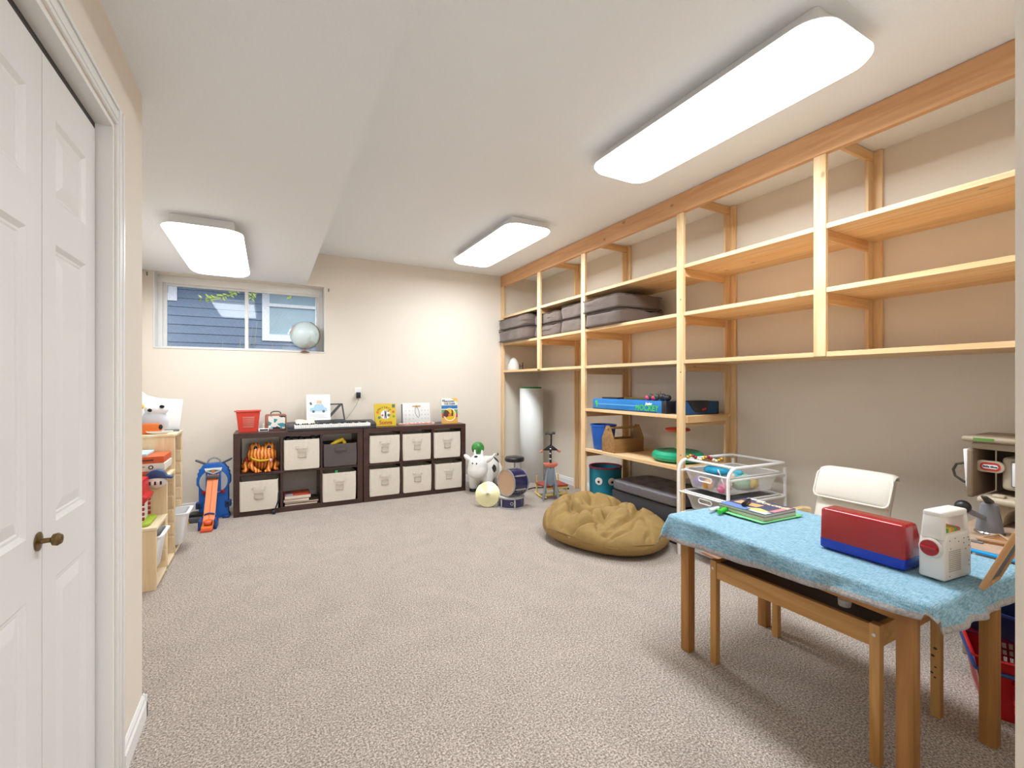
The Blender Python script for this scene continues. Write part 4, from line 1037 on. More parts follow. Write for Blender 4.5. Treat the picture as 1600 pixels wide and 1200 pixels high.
obj('tail', MB().tube([(0, .44, .32), (0, .48, .35), (0, .53, .37), (.01, .58, .36)], .014, 6), M_cow, t)
obj('tail_tip', MB().ball((.012, .60, .358), (.018, .03, .016), n=4), M_spot, t)
t = thing('green_ball', 'green patterned ball resting behind the head of the toy cow', 'ball', (2.20, 4.96, .42))
gb = mat('green_ball_pattern', '3f8a3c', .4, var=.6, vs=14)
obj('ball_body', MB().ball((0, 0, .075), .075, n=10), gb, t, angle=180)

# ================================================================ toy drum kit
M_nav = mat('sparkly_navy_shell', '1d1f4e', .25, var=.3, vs=200, coat=.6); M_skin = mat('tan_drum_skin', 'c4a082', .7); M_hoop = mat('silver_hoop', 'c9c9cd', .25, metal=.7)
def drum(name, label, loc, r, h, axis=(0, 0, 1), nl=6, skin=M_skin, group=None, rot=None):
    t = thing(name, label, 'drum', loc, group=group)
    if rot: t.rotation_euler = rot
    obj('shell', MB().cyl((0, 0, .01), (0, 0, h-.01), r*.965, n=36), M_nav, t)
    for z in (.0, h-.014): obj('hoop', MB().lathe([(r*.96, z), (r*1.03, z), (r*1.03, z+.014), (r*.96, z+.014)], n=36, ring=True), M_hoop, t)
    obj('drum_skin', MB().cyl((0, 0, h-.010), (0, 0, h-.006), r*.96, n=36), skin, t); obj('drum_skin', MB().cyl((0, 0, .003), (0, 0, .007), r*.96, n=36), skin, t)
    for i in range(nl):
        a = 2*PI*(i+.3)/nl; c, s_ = math.cos(a), math.sin(a); R_ = r*1.02
        obj('lug', MB().cyl((c*R_, s_*R_, h*.18), (c*R_, s_*R_, h*.82), .009, n=8).cyl((c*R_, s_*R_, .004), (c*R_, s_*R_, h-.002), .003, n=6), M_hoop, t)
    a = -2.0
    obj('badge', MB().lathe([(.011, 0), (.016, .002), (.016, .003), (.011, .003)], (math.cos(a)*r*.965, math.sin(a)*r*.965, h*.5), 16, axis=(math.cos(a), math.sin(a), 0), ring=True), M_hoop, t)
    return t
drum('snare_drum', 'shallow navy snare drum lying flat on the carpet', (2.205, 4.13, 0), .135, .112, skin=mat('clear_white_skin', 'dad7d2', .4))
# bass drum lies on its side on top of the snare, head towards the camera-left
ax = Vector((-.975, -.22, .05)).normalized()
q = Vector((0, 0, 1)).rotation_difference(ax)
r_ = .132
ctr = Vector((2.225, 4.12, .1125+r_*1.035))
o_ = drum('bass_drum', 'navy bass drum with tan head lying on its side on the snare', tuple(ctr-ax*.10), r_, .20, nl=6, rot=tuple(q.to_euler()))
t = thing('cymbal', 'yellow brass cymbal tilted against the left of the drums', 'cymbal', (1.985, 4.24, 0), rz=0)
cax = Vector((-.48, -.80, .36)).normalized()
cc = Vector((-.005, -.02, .128))
cy = MB().lathe([(.004, .022), (.014, .021), (.022, .014), (.03, .008), (.125, -.004), (.128, -.006), (.125, -.0055), (.03, .0065), (.02, .012), (.004, .019)], cc, 40, axis=cax)
obj('cymbal_disc', cy, mat('yellow_brass', 'e6dfb0', .35, metal=.35), t)
obj('wing_nut', MB().ball(cc+cax*.026, (.014, .012, .014), n=4), M_chrome, t)
obj('stand_leg', MB().tube([tuple(cc+cax*.0), (.09, .10, .10), (.06, .16, .008)], .005, 6).tube([(.09, .10, .10), (.20, .02, .006)], .005, 6).tube([(.09, .10, .10), (-.06, .06, .006)], .005, 6), M_chrome, t)
# drum stool
t = thing('drum_stool', 'round black padded drum stool behind the drums', 'stool', (2.36, 4.34, 0))
obj('seat', MB().lathe([(.0005, .418), (.095, .418), (.104, .424), (.108, .440), (.106, .458), (.095, .468), (.05, .472), (.0005, .473)], n=32), mat('black_vinyl', '222023', .35), t)
obj('post', MB().cyl((0, 0, .12), (0, 0, .418), .010, n=12), M_chrome, t); obj('collar', MB().cyl((0, 0, .30), (0, 0, .335), .018, n=12), M_black, t)
for i in range(3):
    a = i*2*PI/3+.5
    obj('leg', MB().tube([(math.cos(a)*.012, math.sin(a)*.012, .30), (math.cos(a)*.16, math.sin(a)*.16, .02)], .006, 6).tube([(0, 0, .14), (math.cos(a)*.10, math.sin(a)*.10, .125)], .004, 6), M_chrome, t)
    obj('rubber_foot', MB().ball((math.cos(a)*.165, math.sin(a)*.165, .013), (.018, .014, .013), n=4), M_black, t)
# folded black tripod behind
t = thing('folded_tripod', 'flat folded black tripod legs on the carpet beside the white roll', 'tripod', (2.72, 4.55, 0))
obj('leg', MB().tube([(-.18, .05, .008), (.05, .06, .03)], .008, 6), M_black, t)
obj('leg', MB().tube([(.05, .06, .03), (.30, .02, .015), (.42, -.08, .008)], .008, 6), M_black, t)
obj('foot', MB().ball((.43, -.09, .010), (.022, .012, .010), n=4), M_black, t)

# ================================================================ rolled white mat
t = thing('rolled_play_mat', 'tall white rolled play mat with green inner side standing in the corner', 'roll', (3.035, 5.12, 0))
b = MB(); n = 120; vs = []; turns = 3.2
for i in range(n+1):
    a = 2*PI*turns*i/n+.4; r = .105+.055*i/n
    vs += [(math.cos(a)*r, math.sin(a)*r, 0), (math.cos(a)*r, math.sin(a)*r, 1.203)]
b.add(vs, [(2*i, 2*i+2, 2*i+3, 2*i+1) for i in range(n)])
me_o = obj('mat_roll', b, [mat('white_mat_face', 'e4e6e2', .6), mat('green_mat_edge', '1e8a50', .6)], t, angle=180)
obj('rolled_core', MB().cyl((0, 0, .002), (0, 0, 1.222), .132, n=40), mat('green_mat_edge', '1e8a50', .6), t)
md = me_o.modifiers.new('thickness', 'SOLIDIFY'); md.thickness = .011; md.offset = 0; md.material_offset_rim = 1; md.material_offset = 1; md.use_rim = True

# ================================================================ little wooden rocking bench
t = thing('toy_rocking_bench', 'small yellow wooden rocking bench with red seat near the shelving', 'bench', (2.80, 4.28, 0), rz=-.12)
M_yw = wood('yellow_varnished_wood', 'ead27e', 'dcbc60', 0, 14, 10, knots=False)
for sx in (-1, 1):
    pts = [(sx*.135, y_, .012+.9*y_*y_) for y_ in [-.14+.028*i for i in range(11)]]
    obj('rocker', MB().tube(pts, .010, 8), M_yw, t)
    obj('end_post', MB().cyl((sx*.135, -.11, .025), (sx*.135, -.11, .135), .009, n=8).cyl((sx*.135, .10, .022), (sx*.135, .10, .22), .009, n=8), M_yw, t)
obj('cross_bar', MB().box(-.135, .135, -.12, -.10, .035, .062), M_yw, t, bev=.004); obj('cross_bar', MB().box(-.135, .135, -.122, -.10, .10, .128), M_yw, t, bev=.004); obj('cross_bar', MB().box(-.135, .135, .09, .11, .10, .12), M_yw, t, bev=.004)
obj('seat_board', MB().box(-.145, .145, -.13, .12, .129, .147), mat('brick_red_paint', 'a8483c', .5), t, bev=.004)
# upright pole toy
t = thing('pole_rider_toy', 'black pole toy with salmon pads and splayed grey legs', 'toy', (2.69, 4.13, 0), rz=-.45)
M_sal = mat('salmon_pad', 'd0705e', .5); M_sg = mat('blue_grey_metal', '8f9aa6', .4, metal=.3)
for sx in (-1, 1):
    obj('leg', MB().tube([(sx*.03, 0, .36), (sx*.055, -.02, .18), (sx*.085, -.05, .012)], .011, 8, rs=[.010, .014, .013]), M_sg, t)
    obj('leg', MB().tube([(sx*.03, .01, .36), (sx*.05, .06, .012)], .009, 8), M_sg, t)
obj('leg_plate', MB().prism([(-.04, .36), (.04, .36), (.062, .20), (.0, .15), (-.062, .20)], -.012, .012, 'y'), M_sg, t, bev=.005)
obj('pole', MB().tube([(0, 0, .34), (0, 0, .60)], .013, 10), M_black, t); obj('pole', MB().tube([(.006, 0, .58), (.010, 0, .72)], .009, 8), M_black, t)
for zz in (.44, .50, .55): obj('pole_ring', MB().lathe([(.013, zz), (.016, zz+.003), (.016, zz+.012), (.013, zz+.015)], n=12, ring=True), M_hoop, t)
obj('pad', MB().prism([(-.082, .405), (.082, .405), (.07, .375), (.04, .36), (-.04, .36), (-.07, .375)], -.03, .03, 'y'), M_sal, t, bev=.010)
obj('saddle', MB().prism([(-.09, .54), (-.02, .595), (.02, .595), (.09, .54)], -.012, .012, 'y'), M_black, t, bev=.005)
for sx in (-1, 1): obj('grip', MB().cyl((sx*.07, 0, .537), (sx*.11, 0, .527), .011, n=10), M_sal, t)
obj('top_grip', MB().tube([(-.06, 0, .718), (-.03, 0, .728), (0, 0, .718), (.03, 0, .730), (.05, 0, .726)], .014, 8), M_black, t)

# plain white cone and figures on the third shelf by the corner
zz = 1.4415
t = thing('white_cone', 'small white cone on the shelf in the corner behind the post', 'lamp', (2.855, 5.27, zz))
obj('cone_body', MB().lathe([(.082, .0), (.084, .004), (.074, .07), (.05, .13), (.022, .16), (.0005, .165)], n=28), mat('cone_white', 'dad8d2', .5), t)
for i, (dx, lab) in enumerate(((.10, 'dark little figure next to the white cone'), (.17, 'taller slim dark figure to the right of the white cone'))):
    t = thing('figurine', lab, 'figurine', (2.79+dx*.6, 5.10, zz), group='figures on the corner shelf')
    h = .075+.025*i
    obj('figure_body', MB().lathe([(.012, 0), (.012, .004), (.005, .01), (.007, h*.4), (.010, h*.62), (.004, h*.74)], n=10), mat('dark_bronze', '2e2a2a', .5), t)
    obj('figure_head', MB().ball((0, 0, h*.86), (.008, .008, .011), n=4), mat('dark_bronze', '2e2a2a', .5), t)
    if i == 0: obj('figure_arm', MB().tube([(.006, 0, h*.6), (.022, 0, h*.55), (.03, 0, h*.7)], .003, 5), mat('dark_bronze', '2e2a2a', .5), t)

# ================================================================ olive beanbag
M_bean = mat('olive_tan_canvas', '9a7c48', .85, var=.06, vs=30, bump=.2, bs=350)
t = thing('beanbag', 'large slumped olive-tan beanbag with deep folds in front of the shelving', 'beanbag', (2.375, 2.865, 0), rz=math.radians(21.7))
pin = Vector((-.235, -.12))
def beanf(q):
    q = q.copy(); up = q.z
    yy_ = q.y/.56
    if up < 0:
        q.z = up*.55
        return Vector((q.x*(1+.0), q.y, q.z))
    h = up
    d = Vector((q.x, q.y))-pin; r = d.length; a = math.atan2(d.y, d.x)
    nz = noise.noise(Vector((q.x*3.1, q.y*3.1, 2)))
    # back side higher, front slumps
    q.z = h*(1.0+.36*yy_+.12*(q.x/.4))
    f = max(0, 1-r/.52); f2 = math.exp(-(r/.085)**2)
    top = min(1, h/.10)
    wa = max(0, min(1, (a+.25)/.5))*max(0, min(1, (2.6-a)/.5)); fr = max(0, 1-r/.62)
    ph = a*3.3+nz*3.2+math.sin(r*9+a*1.5)*.6
    ridge = (1-abs(math.sin(ph)))**1.8
    q.z += top*(-.105*ridge*min(1, r/.12)*(fr**.35)*wa)-.06*f2*top
    q.z -= top*.045*wa*math.exp(-((r-.30)/.13)**2)
    ph2 = a*9+nz*6
    q.z += top*.012*math.sin(ph2)*f*(.3+wa)
    # long crescent fold across the front
    w_ = (q.y+.26-.9*(q.x+.05)**2)
    q.z -= top*.045*math.exp(-(w_/.024)**2)*(1 if abs(q.x) < .34 else .3)
    w2 = (q.y-.05+.55*q.x)
    q.z -= top*.04*math.exp(-(w2/.024)**2)*(1 if q.x > -.1 else .2)*max(0, 1-abs(q.x-.12)/.3)
    w3 = (q.x+.18-.35*q.y)
    q.z -= top*.055*math.exp(-(w3/.02)**2)*max(0, 1-abs(q.y-.12)/.3)
    q.z += noise.noise(q*6)*.014+noise.noise(q*17)*.005-top*.022*max(0, 1-abs(noise.noise(Vector((q.x*5+3, q.y*9, 4))))*9)
    return q
obj('beanbag_body', MB().ball((0, 0, .098), (.385, .51, .225), p=2.35, n=64, fn=beanf), M_bean, t, angle=180)
pts = []
for i in range(64):
    a = 2*PI*i/64; c, s_ = math.cos(a), math.sin(a); L_ = (abs(c)**2.35+abs(s_)**2.35)**(1/2.35)
    pts.append((c/L_*.381, s_/L_*.505, .11+.012*math.sin(a*5)))
obj('seam', MB().tube(pts, .0045, 6, closed=True), mat('olive_piping', '7e6539', .85), t)

# ================================================================ grey tufted ottoman
t = thing('storage_ottoman', 'dark grey tufted rectangular ottoman under the bottom shelf', 'ottoman', (3.035, 2.87, 0))
M_ott = mat('grey_faux_leather', '6a6669', .45, bump=.15, bs=160); M_ottd = mat('charcoal_faux_leather', '3b3a3f', .5)
obj('box_body', MB().box(-.225, .235, -.40, .40, 0, .285), M_ottd, t, bev=.008)
BT = [(x, y) for x in (-.12, .02, .15) for y in (-.27, -.09, .09, .27)]
def lidf(q):
    q = q.copy()
    if q.z > .01:
        for bx_, by_ in BT:
            d2 = ((q.x-bx_)**2+(q.y-by_)**2)/.0012
            q.z -= .016*math.exp(-d2)
        q.z -= .004*(abs(math.sin((q.x-.02)*PI/.14))*0+math.exp(-(((q.y+.18)/.012)**2))+math.exp(-((q.y/.012)**2))+math.exp(-(((q.y-.18)/.012)**2)))
    return q
obj('lid_cushion', MB().ball((.003, 0, .335), (.243, .418, .047), p=8, n=36, fn=lidf), M_ott, t, angle=180)
for bx_, by_ in BT: obj('button', MB().ball((bx_, by_, .368), (.010, .010, .006), n=4), M_ottd, t, angle=180)
# teal fabric basket with eyes
t = thing('monster_basket', 'round teal fabric basket with white eyes and red rim on the carpet', 'basket', (2.985, 3.575, 0))
M_teal = mat('teal_fabric', '1a7d94', .85, var=.08, vs=25)
obj('basket_body', MB().lathe([(.0005, 0), (.145, 0), (.15, .02), (.158, .25), (.160, .43), (.155, .43), (.148, .05), (.0005, .045)], n=36), M_teal, t, angle=50)
obj('rim', MB().lathe([(.153, .425), (.164, .425), (.164, .442), (.153, .442)], n=36, ring=True), mat('maroon_trim', '8e3048', .7), t)
for a_, rr_ in ((-2.66, .036), (-1.86, .036)):
    c, s_ = math.cos(a_), math.sin(a_)
    e = obj('eye', MB().cyl((c*.155, s_*.155, .31), (c*.165, s_*.165, .31), rr_, n=20), mat('cream_felt', 'e9e2d8', .9), t)
    obj('pupil', MB().cyl((c*.164, s_*.164, .305), (c*.169, s_*.169, .305), .012, n=12), M_black, e)
# blue bucket, wooden tool caddy, balance toy on the lower shelf
zs5 = .6265
t = thing('blue_bucket', 'plain blue plastic bucket on the lower shelf behind the tool caddy', 'bucket', (2.885, 3.485, zs5))
obj('bucket_body', MB().lathe([(.0005, 0), (.088, 0), (.092, .006), (.120, .225), (.127, .226), (.127, .24), (.117, .24), (.114, .222), (.086, .012), (.0005, .010)], n=36), mat('cobalt_plastic', '1c62c8', .4), t, angle=40)
t = thing('tool_caddy', 'open brown wooden tool caddy with round handle bar', 'caddy', (2.955, 3.285, zs5), rz=-.04)
M_cad = wood('brown_stained_wood', 'a9804f', '8a6339', 0, 12, 10)
for x0 in (-.18, .165):
    obj('end_board', MB().prism([(-.085, 0), (.085, 0), (.085, .13), (.030, .235), (.018, .245), (-.018, .245), (-.030, .235), (-.085, .13)], x0, x0+.015, 'x'), M_cad, t, bev=.002)
for y0 in (-.082, .070): obj('side_board', MB().box(-.165, .165, y0, y0+.012, 0.0, .125), M_cad, t, bev=.001)
obj('bottom_board', MB().box(-.165, .165, -.070, .070, .0, .01), M_cad, t); obj('handle_bar', MB().cyl((-.188, 0, .222), (.188, 0, .222), .011, n=12), wood('handle_wood', 'c09a68', 'a07a4a', 0, 12, 10), t)
t = thing('balance_stool_toy', 'green disc toy with red round top on a stem, on the lower shelf', 'toy', (2.985, 2.66, zs5))
obj('green_disc', MB().lathe([(.0005, 0), (.14, .0), (.19, .012), (.205, .035), (.20, .062), (.175, .082), (.165, .078), (.12, .072), (.05, .085), (.025, .10), (.0005, .10)], n=44), mat('sea_green_plastic', '17a277', .35), t)
obj('stem', MB().lathe([(.03, .09), (.018, .11), (.013, .15), (.013, .20), (.025, .235), (.05, .25)], n=18), mat('yellow_green_stem', 'a8c257', .4), t)
obj('red_top', MB().lathe([(.0005, .238), (.07, .240), (.098, .250), (.102, .258), (.092, .268), (.05, .274), (.0005, .274)], n=32), mat('coral_disc', 'd94a3c', .4), t)
# hockey box and bag on the shelf above
zs4 = 1.0215
t = thing('hockey_game_box', 'long blue hockey game box with green lettering on the shelf', 'box', (2.79, 3.05, zs4))
obj('box_body', MB().box(0, .30, -.40, .475, 0, .098), mat('bright_blue_card', '1f7ac4', .35, var=.15, vs=4), t, bev=.002)
obj('box_end', MB().box(-.001, .30, -.452, -.401, 0, .098), mat('black_card', '232124', .4), t, bev=.002)
obj('light_stripe', MB().box(-.0012, -.0002, -.15, .40, .045, .056), mat('print_5aa8dc', '5aa8dc', .4), t, smooth=False)
obj('dark_stripe', MB().box(-.0012, -.0002, -.35, .475, .0, .008), mat('print_15304c', '15304c', .4), t, smooth=False)
obj('green_figure', MB().prism([(.42, .012), (.405, .03), (.40, .055), (.41, .075), (.425, .085), (.438, .07), (.436, .05), (.424, .04)], -.0014, -.0002, 'x'), mat('print_52c83c', '52c83c', .4), t, smooth=False)
for s_, sz, y_, z_, c_, sh_ in (('HOCKEY', .066, -.235, .036, '48c040', .15), ('Junior', .030, -.26, .073, 'f0f4f0', .3)):
    text(t, s_, sz, mat('print_'+c_, c_), MT(-.0015, y_, z_, '-x'), bold=.0018, shear=sh_)
def shelftoy(name, label, x, y, z, c, kind):
    t = thing(name, label, 'toy', (x, y, z), group=None)
    m = mat('toy_'+c, c, .5)
    if kind == 0:
        obj('pad', MB().ball((0, 0, .022), (.03, .03, .022), n=6), m, t, angle=180); obj('pad_cover', MB().ball((0, -.02, .03), (.022, .03, .028), n=6), mat('dark_olive', '3c3f34', .5), t, angle=180)
    else:
        obj('lump', MB().ball((0, 0, .03), (.028, .035, .03), n=6), m, t, angle=180); obj('lump', MB().ball((0, -.05, .026), (.028, .03, .026), n=6), m, t, angle=180)
        obj('wire_loop', MB().tube([(0, .03, .03), (0, .055, .075), (0, .03, .078), (0, .02, .04)], .002, 5), m, t)
zt_ = zs4+.099
shelftoy('toy_pad', 'pink and olive toy lying on the hockey box', 2.86, 2.86, zt_, 'd8446a', 0)
shelftoy('toy_pad', 'red toy lump between the pink toy and the black ones on the box', 2.86, 2.79, zt_, 'c83a50', 0)
shelftoy('toy_tangle', 'black toy tangle with wire loop on the right end of the box', 2.86, 2.70, zt_, '1e1c1e', 1)
tag(obj('black_case', MB().prism(rrect(2.86, 2.95, 3.26, 3.48, .01), zt_, zt_+.012), M_black, bev=.003), 'flat black case lying on the left of the hockey box', 'case')
tag(obj('yellow_stick', MB().box(2.98, 3.0, 2.92, 3.36, zt_, zt_+.014), mat('ochre_stick', 'b8923a', .5), bev=.003), 'ochre stick lying along the hockey box behind the black case', 'stick')
t = thing('zip_bag', 'navy blue bag with black flap and red tag at the shelf end', 'bag', (3.0, 2.478, zs4))
obj('bag_body', MB().box(-.185, .185, -.055, .055, 0, .10), mat('navy_cloth', '1c4a78', .7), t, bev=.012)
obj('flap', MB().prism([(-.12, .045), (-.09, .02), (-.03, .012), (.04, .02), (.06, .05), (.06, .1), (-.17, .1)], -.060, -.054, 'y'), M_black, t, bev=.002)
obj('flap', MB().box(-.17, .07, -.05, .05, .1002, .108), M_black, t, bev=.003)
obj('edge_binding', MB().box(.165, .19, -.057, .057, 0, .102), M_black, t, bev=.006)
obj('red_tag', MB().prism([(-.02, .03), (.03, .038), (.03, .052), (-.015, .045)], -.063, -.0605, 'y'), mat('red_tag', 'b8283c', .5), t)
t = thing('paper_roll', 'small pale roll lying behind the navy bag', 'roll', (3.15, 2.57, zs4))
obj('roll_body', MB().cyl((-.03, .02, .032), (.06, -.02, .032), .032, n=18), mat('kraft_paper', 'b39a7c', .8), t)

# ================================================================ white mesh drawer cart
t = thing('mesh_drawer_cart', 'white wire-mesh drawer cart beside the tall post', 'cart', (2.955, 2.145, 0), rz=-.05)
ct = t
M_wm = mat('white_powder_coat', 'f0eeea', .4)
x0, x1, y0, y1, zt = -.29, .285, -.212, .212, .70
for y in (y0, y1):
    obj('frame_side', MB().tube([(x0, y, .0), (x0, y, zt-.07), (x0+.01, y, zt-.035), (x0+.035, y, zt-.01), (x0+.07, y, zt), (x1-.012, y, zt)], .0115, 8), M_wm, t)
    obj('frame_post', MB().tube([(x1, y, 0), (x1, y, zt-.03)], .0115, 8), M_wm, t)
    for z in (.625, .468, .311, .154): obj('runner', MB().box(x0+.008, x1-.008, y-.009, y+.009, z-.012, z+.002), M_wm, t, bev=.003)
obj('top_rail', MB().tube([(x0+.065, y0, zt), (x0+.065, y1, zt)], .010, 8), M_wm, t); obj('top_rail', MB().tube([(x1-.01, y0, zt), (x1-.01, y1, zt)], .010, 8), M_wm, t)
for z in (.47, .16):
    for xq in (x0, x1): obj('cross_rail', MB().tube([(xq, y0, z), (xq, y1, z)], .007, 6), M_wm, t)
# fine mesh: real see-through weave by transparency pattern
mesh_m = bpy.data.materials.new('fine_white_mesh'); mesh_m.use_nodes = True
nt = mesh_m.node_tree; N = nt.nodes; N['Principled BSDF'].inputs['Base Color'].default_value = lin('eeebe6'); N['Principled BSDF'].inputs['Alpha'].default_value = .42
def drawer(z, h, parent):
    a, c = .268, .194
    b = MB(); rings = []
    for s_, zz in ((1, z), (.90, z-h*.55), (.84, z-h)):
        rings.append([(x*(1-(1-s_)*.9), y*(1-(1-s_)*1.2), zz) for x, y in rrect(-a, a, -c, c, .03, 4)])
    n = len(rings[0]); vs = [v for r in rings for v in r]
    fs = [(k*n+i, k*n+(i+1) % n, (k+1)*n+(i+1) % n, (k+1)*n+i) for k in range(2) for i in range(n)]+[tuple(range(2*n, 3*n))]
    b.add(vs, fs)
    d = obj('drawer', b, mesh_m, parent, angle=60)
    obj('drawer_rim', MB().tube(rings[0], .006, 6, closed=True), M_wm, d)
    obj('drawer_handle', MB().tube([(-a+.006+.0, y_, zz) for y_, zz in rrect(-.055, .055, z-.062, z-.03, .015, 4)], .005, 6, closed=True), M_wm, d)
for z, h in ((.634, .125), (.477, .125), (.320, .125), (.163, .125)): drawer(z, h, t)
obj('drawer_liner', MB().box(-.235, .235, -.170, .170, .470, .473), mat('dark_grey_liner', '4c4a4c', .6), t)
TO = [('purple', '8a6ac0', -.19, .12, .035, .035), ('light orange', 'e0a45a', -.20, .03, .04, .034), ('mauve', '9a7a8c', -.15, -.06, .045, .04), ('pink', 'd06a90', -.21, -.10, .04, .03), ('teal', '2f9ab0', -.05, .10, .06, .045),
      ('pale green', '8fc0a0', .02, -.08, .06, .045), ('cream', 'e2d0b8', .02, .02, .05, .04), ('sky blue', '58b4c8', .12, .05, .07, .045), ('white', 'e6e4e6', -.08, -.02, .05, .04), ('yellow', 'd8b850', .10, -.10, .05, .035), ('lilac', 'b098cc', -.12, .07, .04, .03)]
for nm, c, dx, dy, r, hz in TO:
    t = thing('plush_toy', '%s soft toy in the top drawer of the white mesh cart' % nm, 'toy', (2.945+dx, 2.145+dy, .512), group='toys in the top mesh drawer')
    m = mat('plush_'+c, c, .8)
    obj('toy_body', MB().ball((0, 0, hz), (r, r*.8, hz), n=6, fn=lambda q: q*(1+.18*noise.noise(q*30+Vector((dx*50, 0, 0))))), m, t, angle=180)
    obj('toy_head', MB().ball((r*.3, -r*.2, hz*1.85), (r*.5, r*.5, hz*.55), n=5), m, t, angle=180)
t = thing('blue_toy_bag', 'turquoise cloth bag on the rim of the top mesh drawer', 'bag', (2.87, 2.20, .602))
obj('bag_body', MB().ball((0, 0, .03), (.07, .09, .032), p=2.5, n=9, fn=lambda q: q*(1+.12*noise.noise(q*25))), mat('turquoise_cloth', '1f97bb', .6), t, angle=180)
obj('white_cord', MB().tube([(-.06, -.06, .03), (-.09, -.08, .055), (-.12, -.12, .03), (-.13, -.15, -.02)], .004, 5), M_plastic_w, t)
t = thing('toy_necklace', 'red and gold bead string lying over the top rail of the cart', 'toy', (2.755, 2.29, .704))
for i in range(14):
    a = i/13; p = (-.02+.11*a, .05-.20*a, .016+.012*math.sin(i))
    obj('bead', MB().ball(p, (.012, .014, .012), n=4), [mat('gold_bead', 'c89a3c', .3, metal=.5), mat('dark_red_bead', '8c2030', .4), mat('cream_bead', 'e2d4b8', .5)][(i//2) % 3], t, angle=180)
for nm, c, dx, dy in (('white folded paper', 'e8e4de', -.05, .0), ('orange printed sheet', 'd88a68', -.10, -.06)):
    tag(obj('paper_pile', MB().box(2.955+dx-.14, 2.955+dx+.16, 2.145+dy-.09, 2.145+dy+.12, .041+(.0 if nm[0] == 'w' else .013), .052+(.0 if nm[0] == 'w' else .008)), mat('paper_'+c, c, .7), bev=.002), nm+' in the lowest drawer of the mesh cart', 'paper')

# ================================================================ small cream armchair
t = thing('kids_armchair', 'small cream padded armchair with pale wooden frame at the right wall', 'armchair', (2.84, 1.385, 0))
M_cr = mat('cream_cotton', 'e4dccf', .85, bump=.12, bs=120); M_crp = mat('cream_piping', 'f0eadf', .8)
M_bir = wood('birch_veneer', 'ead2a4', 'dcbf8a', 0, 14, 12, knots=False)
def slabpath(path, w_, th, m, name, n=12, bev=0):
    """padded strip following a side profile (x,z)"""
    b = MB(); rings = []
    for i, (x, z) in enumerate(path):
        p = Vector((x, z)); d = (Vector(path[min(i+1, len(path)-1)])-Vector(path[max(i-1, 0)])).normalized(); nn = Vector((-d.y, d.x))
        e = th*(1 if 0 < i < len(path)-1 else .35)
        rr_ = []
        for k in range(n*2):
            a = 2*PI*k/(2*n); c, s_ = math.cos(a), math.sin(a); L_ = (abs(c)**5+abs(s_)**5)**(1/5)
            yy_ = c/L_*w_/2; oo = s_/L_*e/2*(1 if abs(c/L_) < .9 else .6)
            q = p+nn*oo; rr_.append((q.x, yy_, q.y))
        rings.append(rr_)
    m_ = n*2; vs = [v for r in rings for v in r]
    fs = [(k*m_+i, k*m_+(i+1) % m_, (k+1)*m_+(i+1) % m_, (k+1)*m_+i) for k in range(len(rings)-1) for i in range(m_)]
    fs += [tuple(range(m_)), tuple((len(rings)-1)*m_+i for i in range(m_-1, -1, -1))]
    b.add(vs, fs); return obj(name, b, m, t, angle=70)
prof = [(-.26, .29), (-.22, .30), (-.12, .27), (-.02, .25), (.04, .27), (.075, .33), (.10, .42), (.13, .52), (.17, .62), (.205, .70), (.215, .722)]
slabpath(prof, .375, .035, M_cr, 'seat_cushion_pad')
hp = [(.155, .565), (.160, .59), (.175, .65), (.19, .70), (.205, .735), (.235, .735), (.235, .70)]
slabpath([(.112, .580), (.118, .60), (.140, .66), (.165, .712), (.19, .738), (.225, .742), (.24, .72)], .385, .032, M_cr, 'headrest_pad')
rim_ = [(x, y) for x, y in rrect(-.192, .192, .585, .738, .03, 4)]
obj('piping', MB().tube([(.100+(z-.585)*.42+(.0 if z < .72 else .012), y, z) for y, z in rim_], .005, 6, closed=True), M_crp, t)
for sy in (-1, 1):
    obj('side_frame', MB().tube([(-.25, sy*.205, .015), (-.26, sy*.205, .28), (-.245, sy*.205, .46), (-.18, sy*.205, .505), (0, sy*.205, .505), (.08, sy*.205, .49)], .018, 6), M_bir, t)
    obj('runner', MB().box(-.26, .20, sy*.205-.02, sy*.205+.02, 0, .02), M_bir, t, bev=.004)
    obj('rear_frame', MB().tube([(.19, sy*.17, .70), (.12, sy*.17, .48), (.05, sy*.17, .25), (-.22, sy*.17, .27)], .012, 6), M_bir, t)
    obj('rear_leg', MB().tube([(.075, sy*.205, .49), (.12, sy*.205, .25), (.16, sy*.205, .02)], .013, 6), M_bir, t)
t = thing('wall_outlet_plate', 'white double outlet plate low on the right wall behind the red box', 'socket', (XR-.001, .98, .43))
obj('cover_plate', MB().prism(rrect(-.06, .06, -.038, .038, .006), -.006, 0, 'x'), M_plastic_w, t, bev=.0015)
for y_ in (-.025, .025): obj('outlet', MB().prism(circ(y_, 0, .014, 14), -.0075, -.005, 'x'), M_white, t); obj('slot', MB().prism(circ(y_, 0, .004, 8), -.0085, -.007, 'x'), M_black, t)

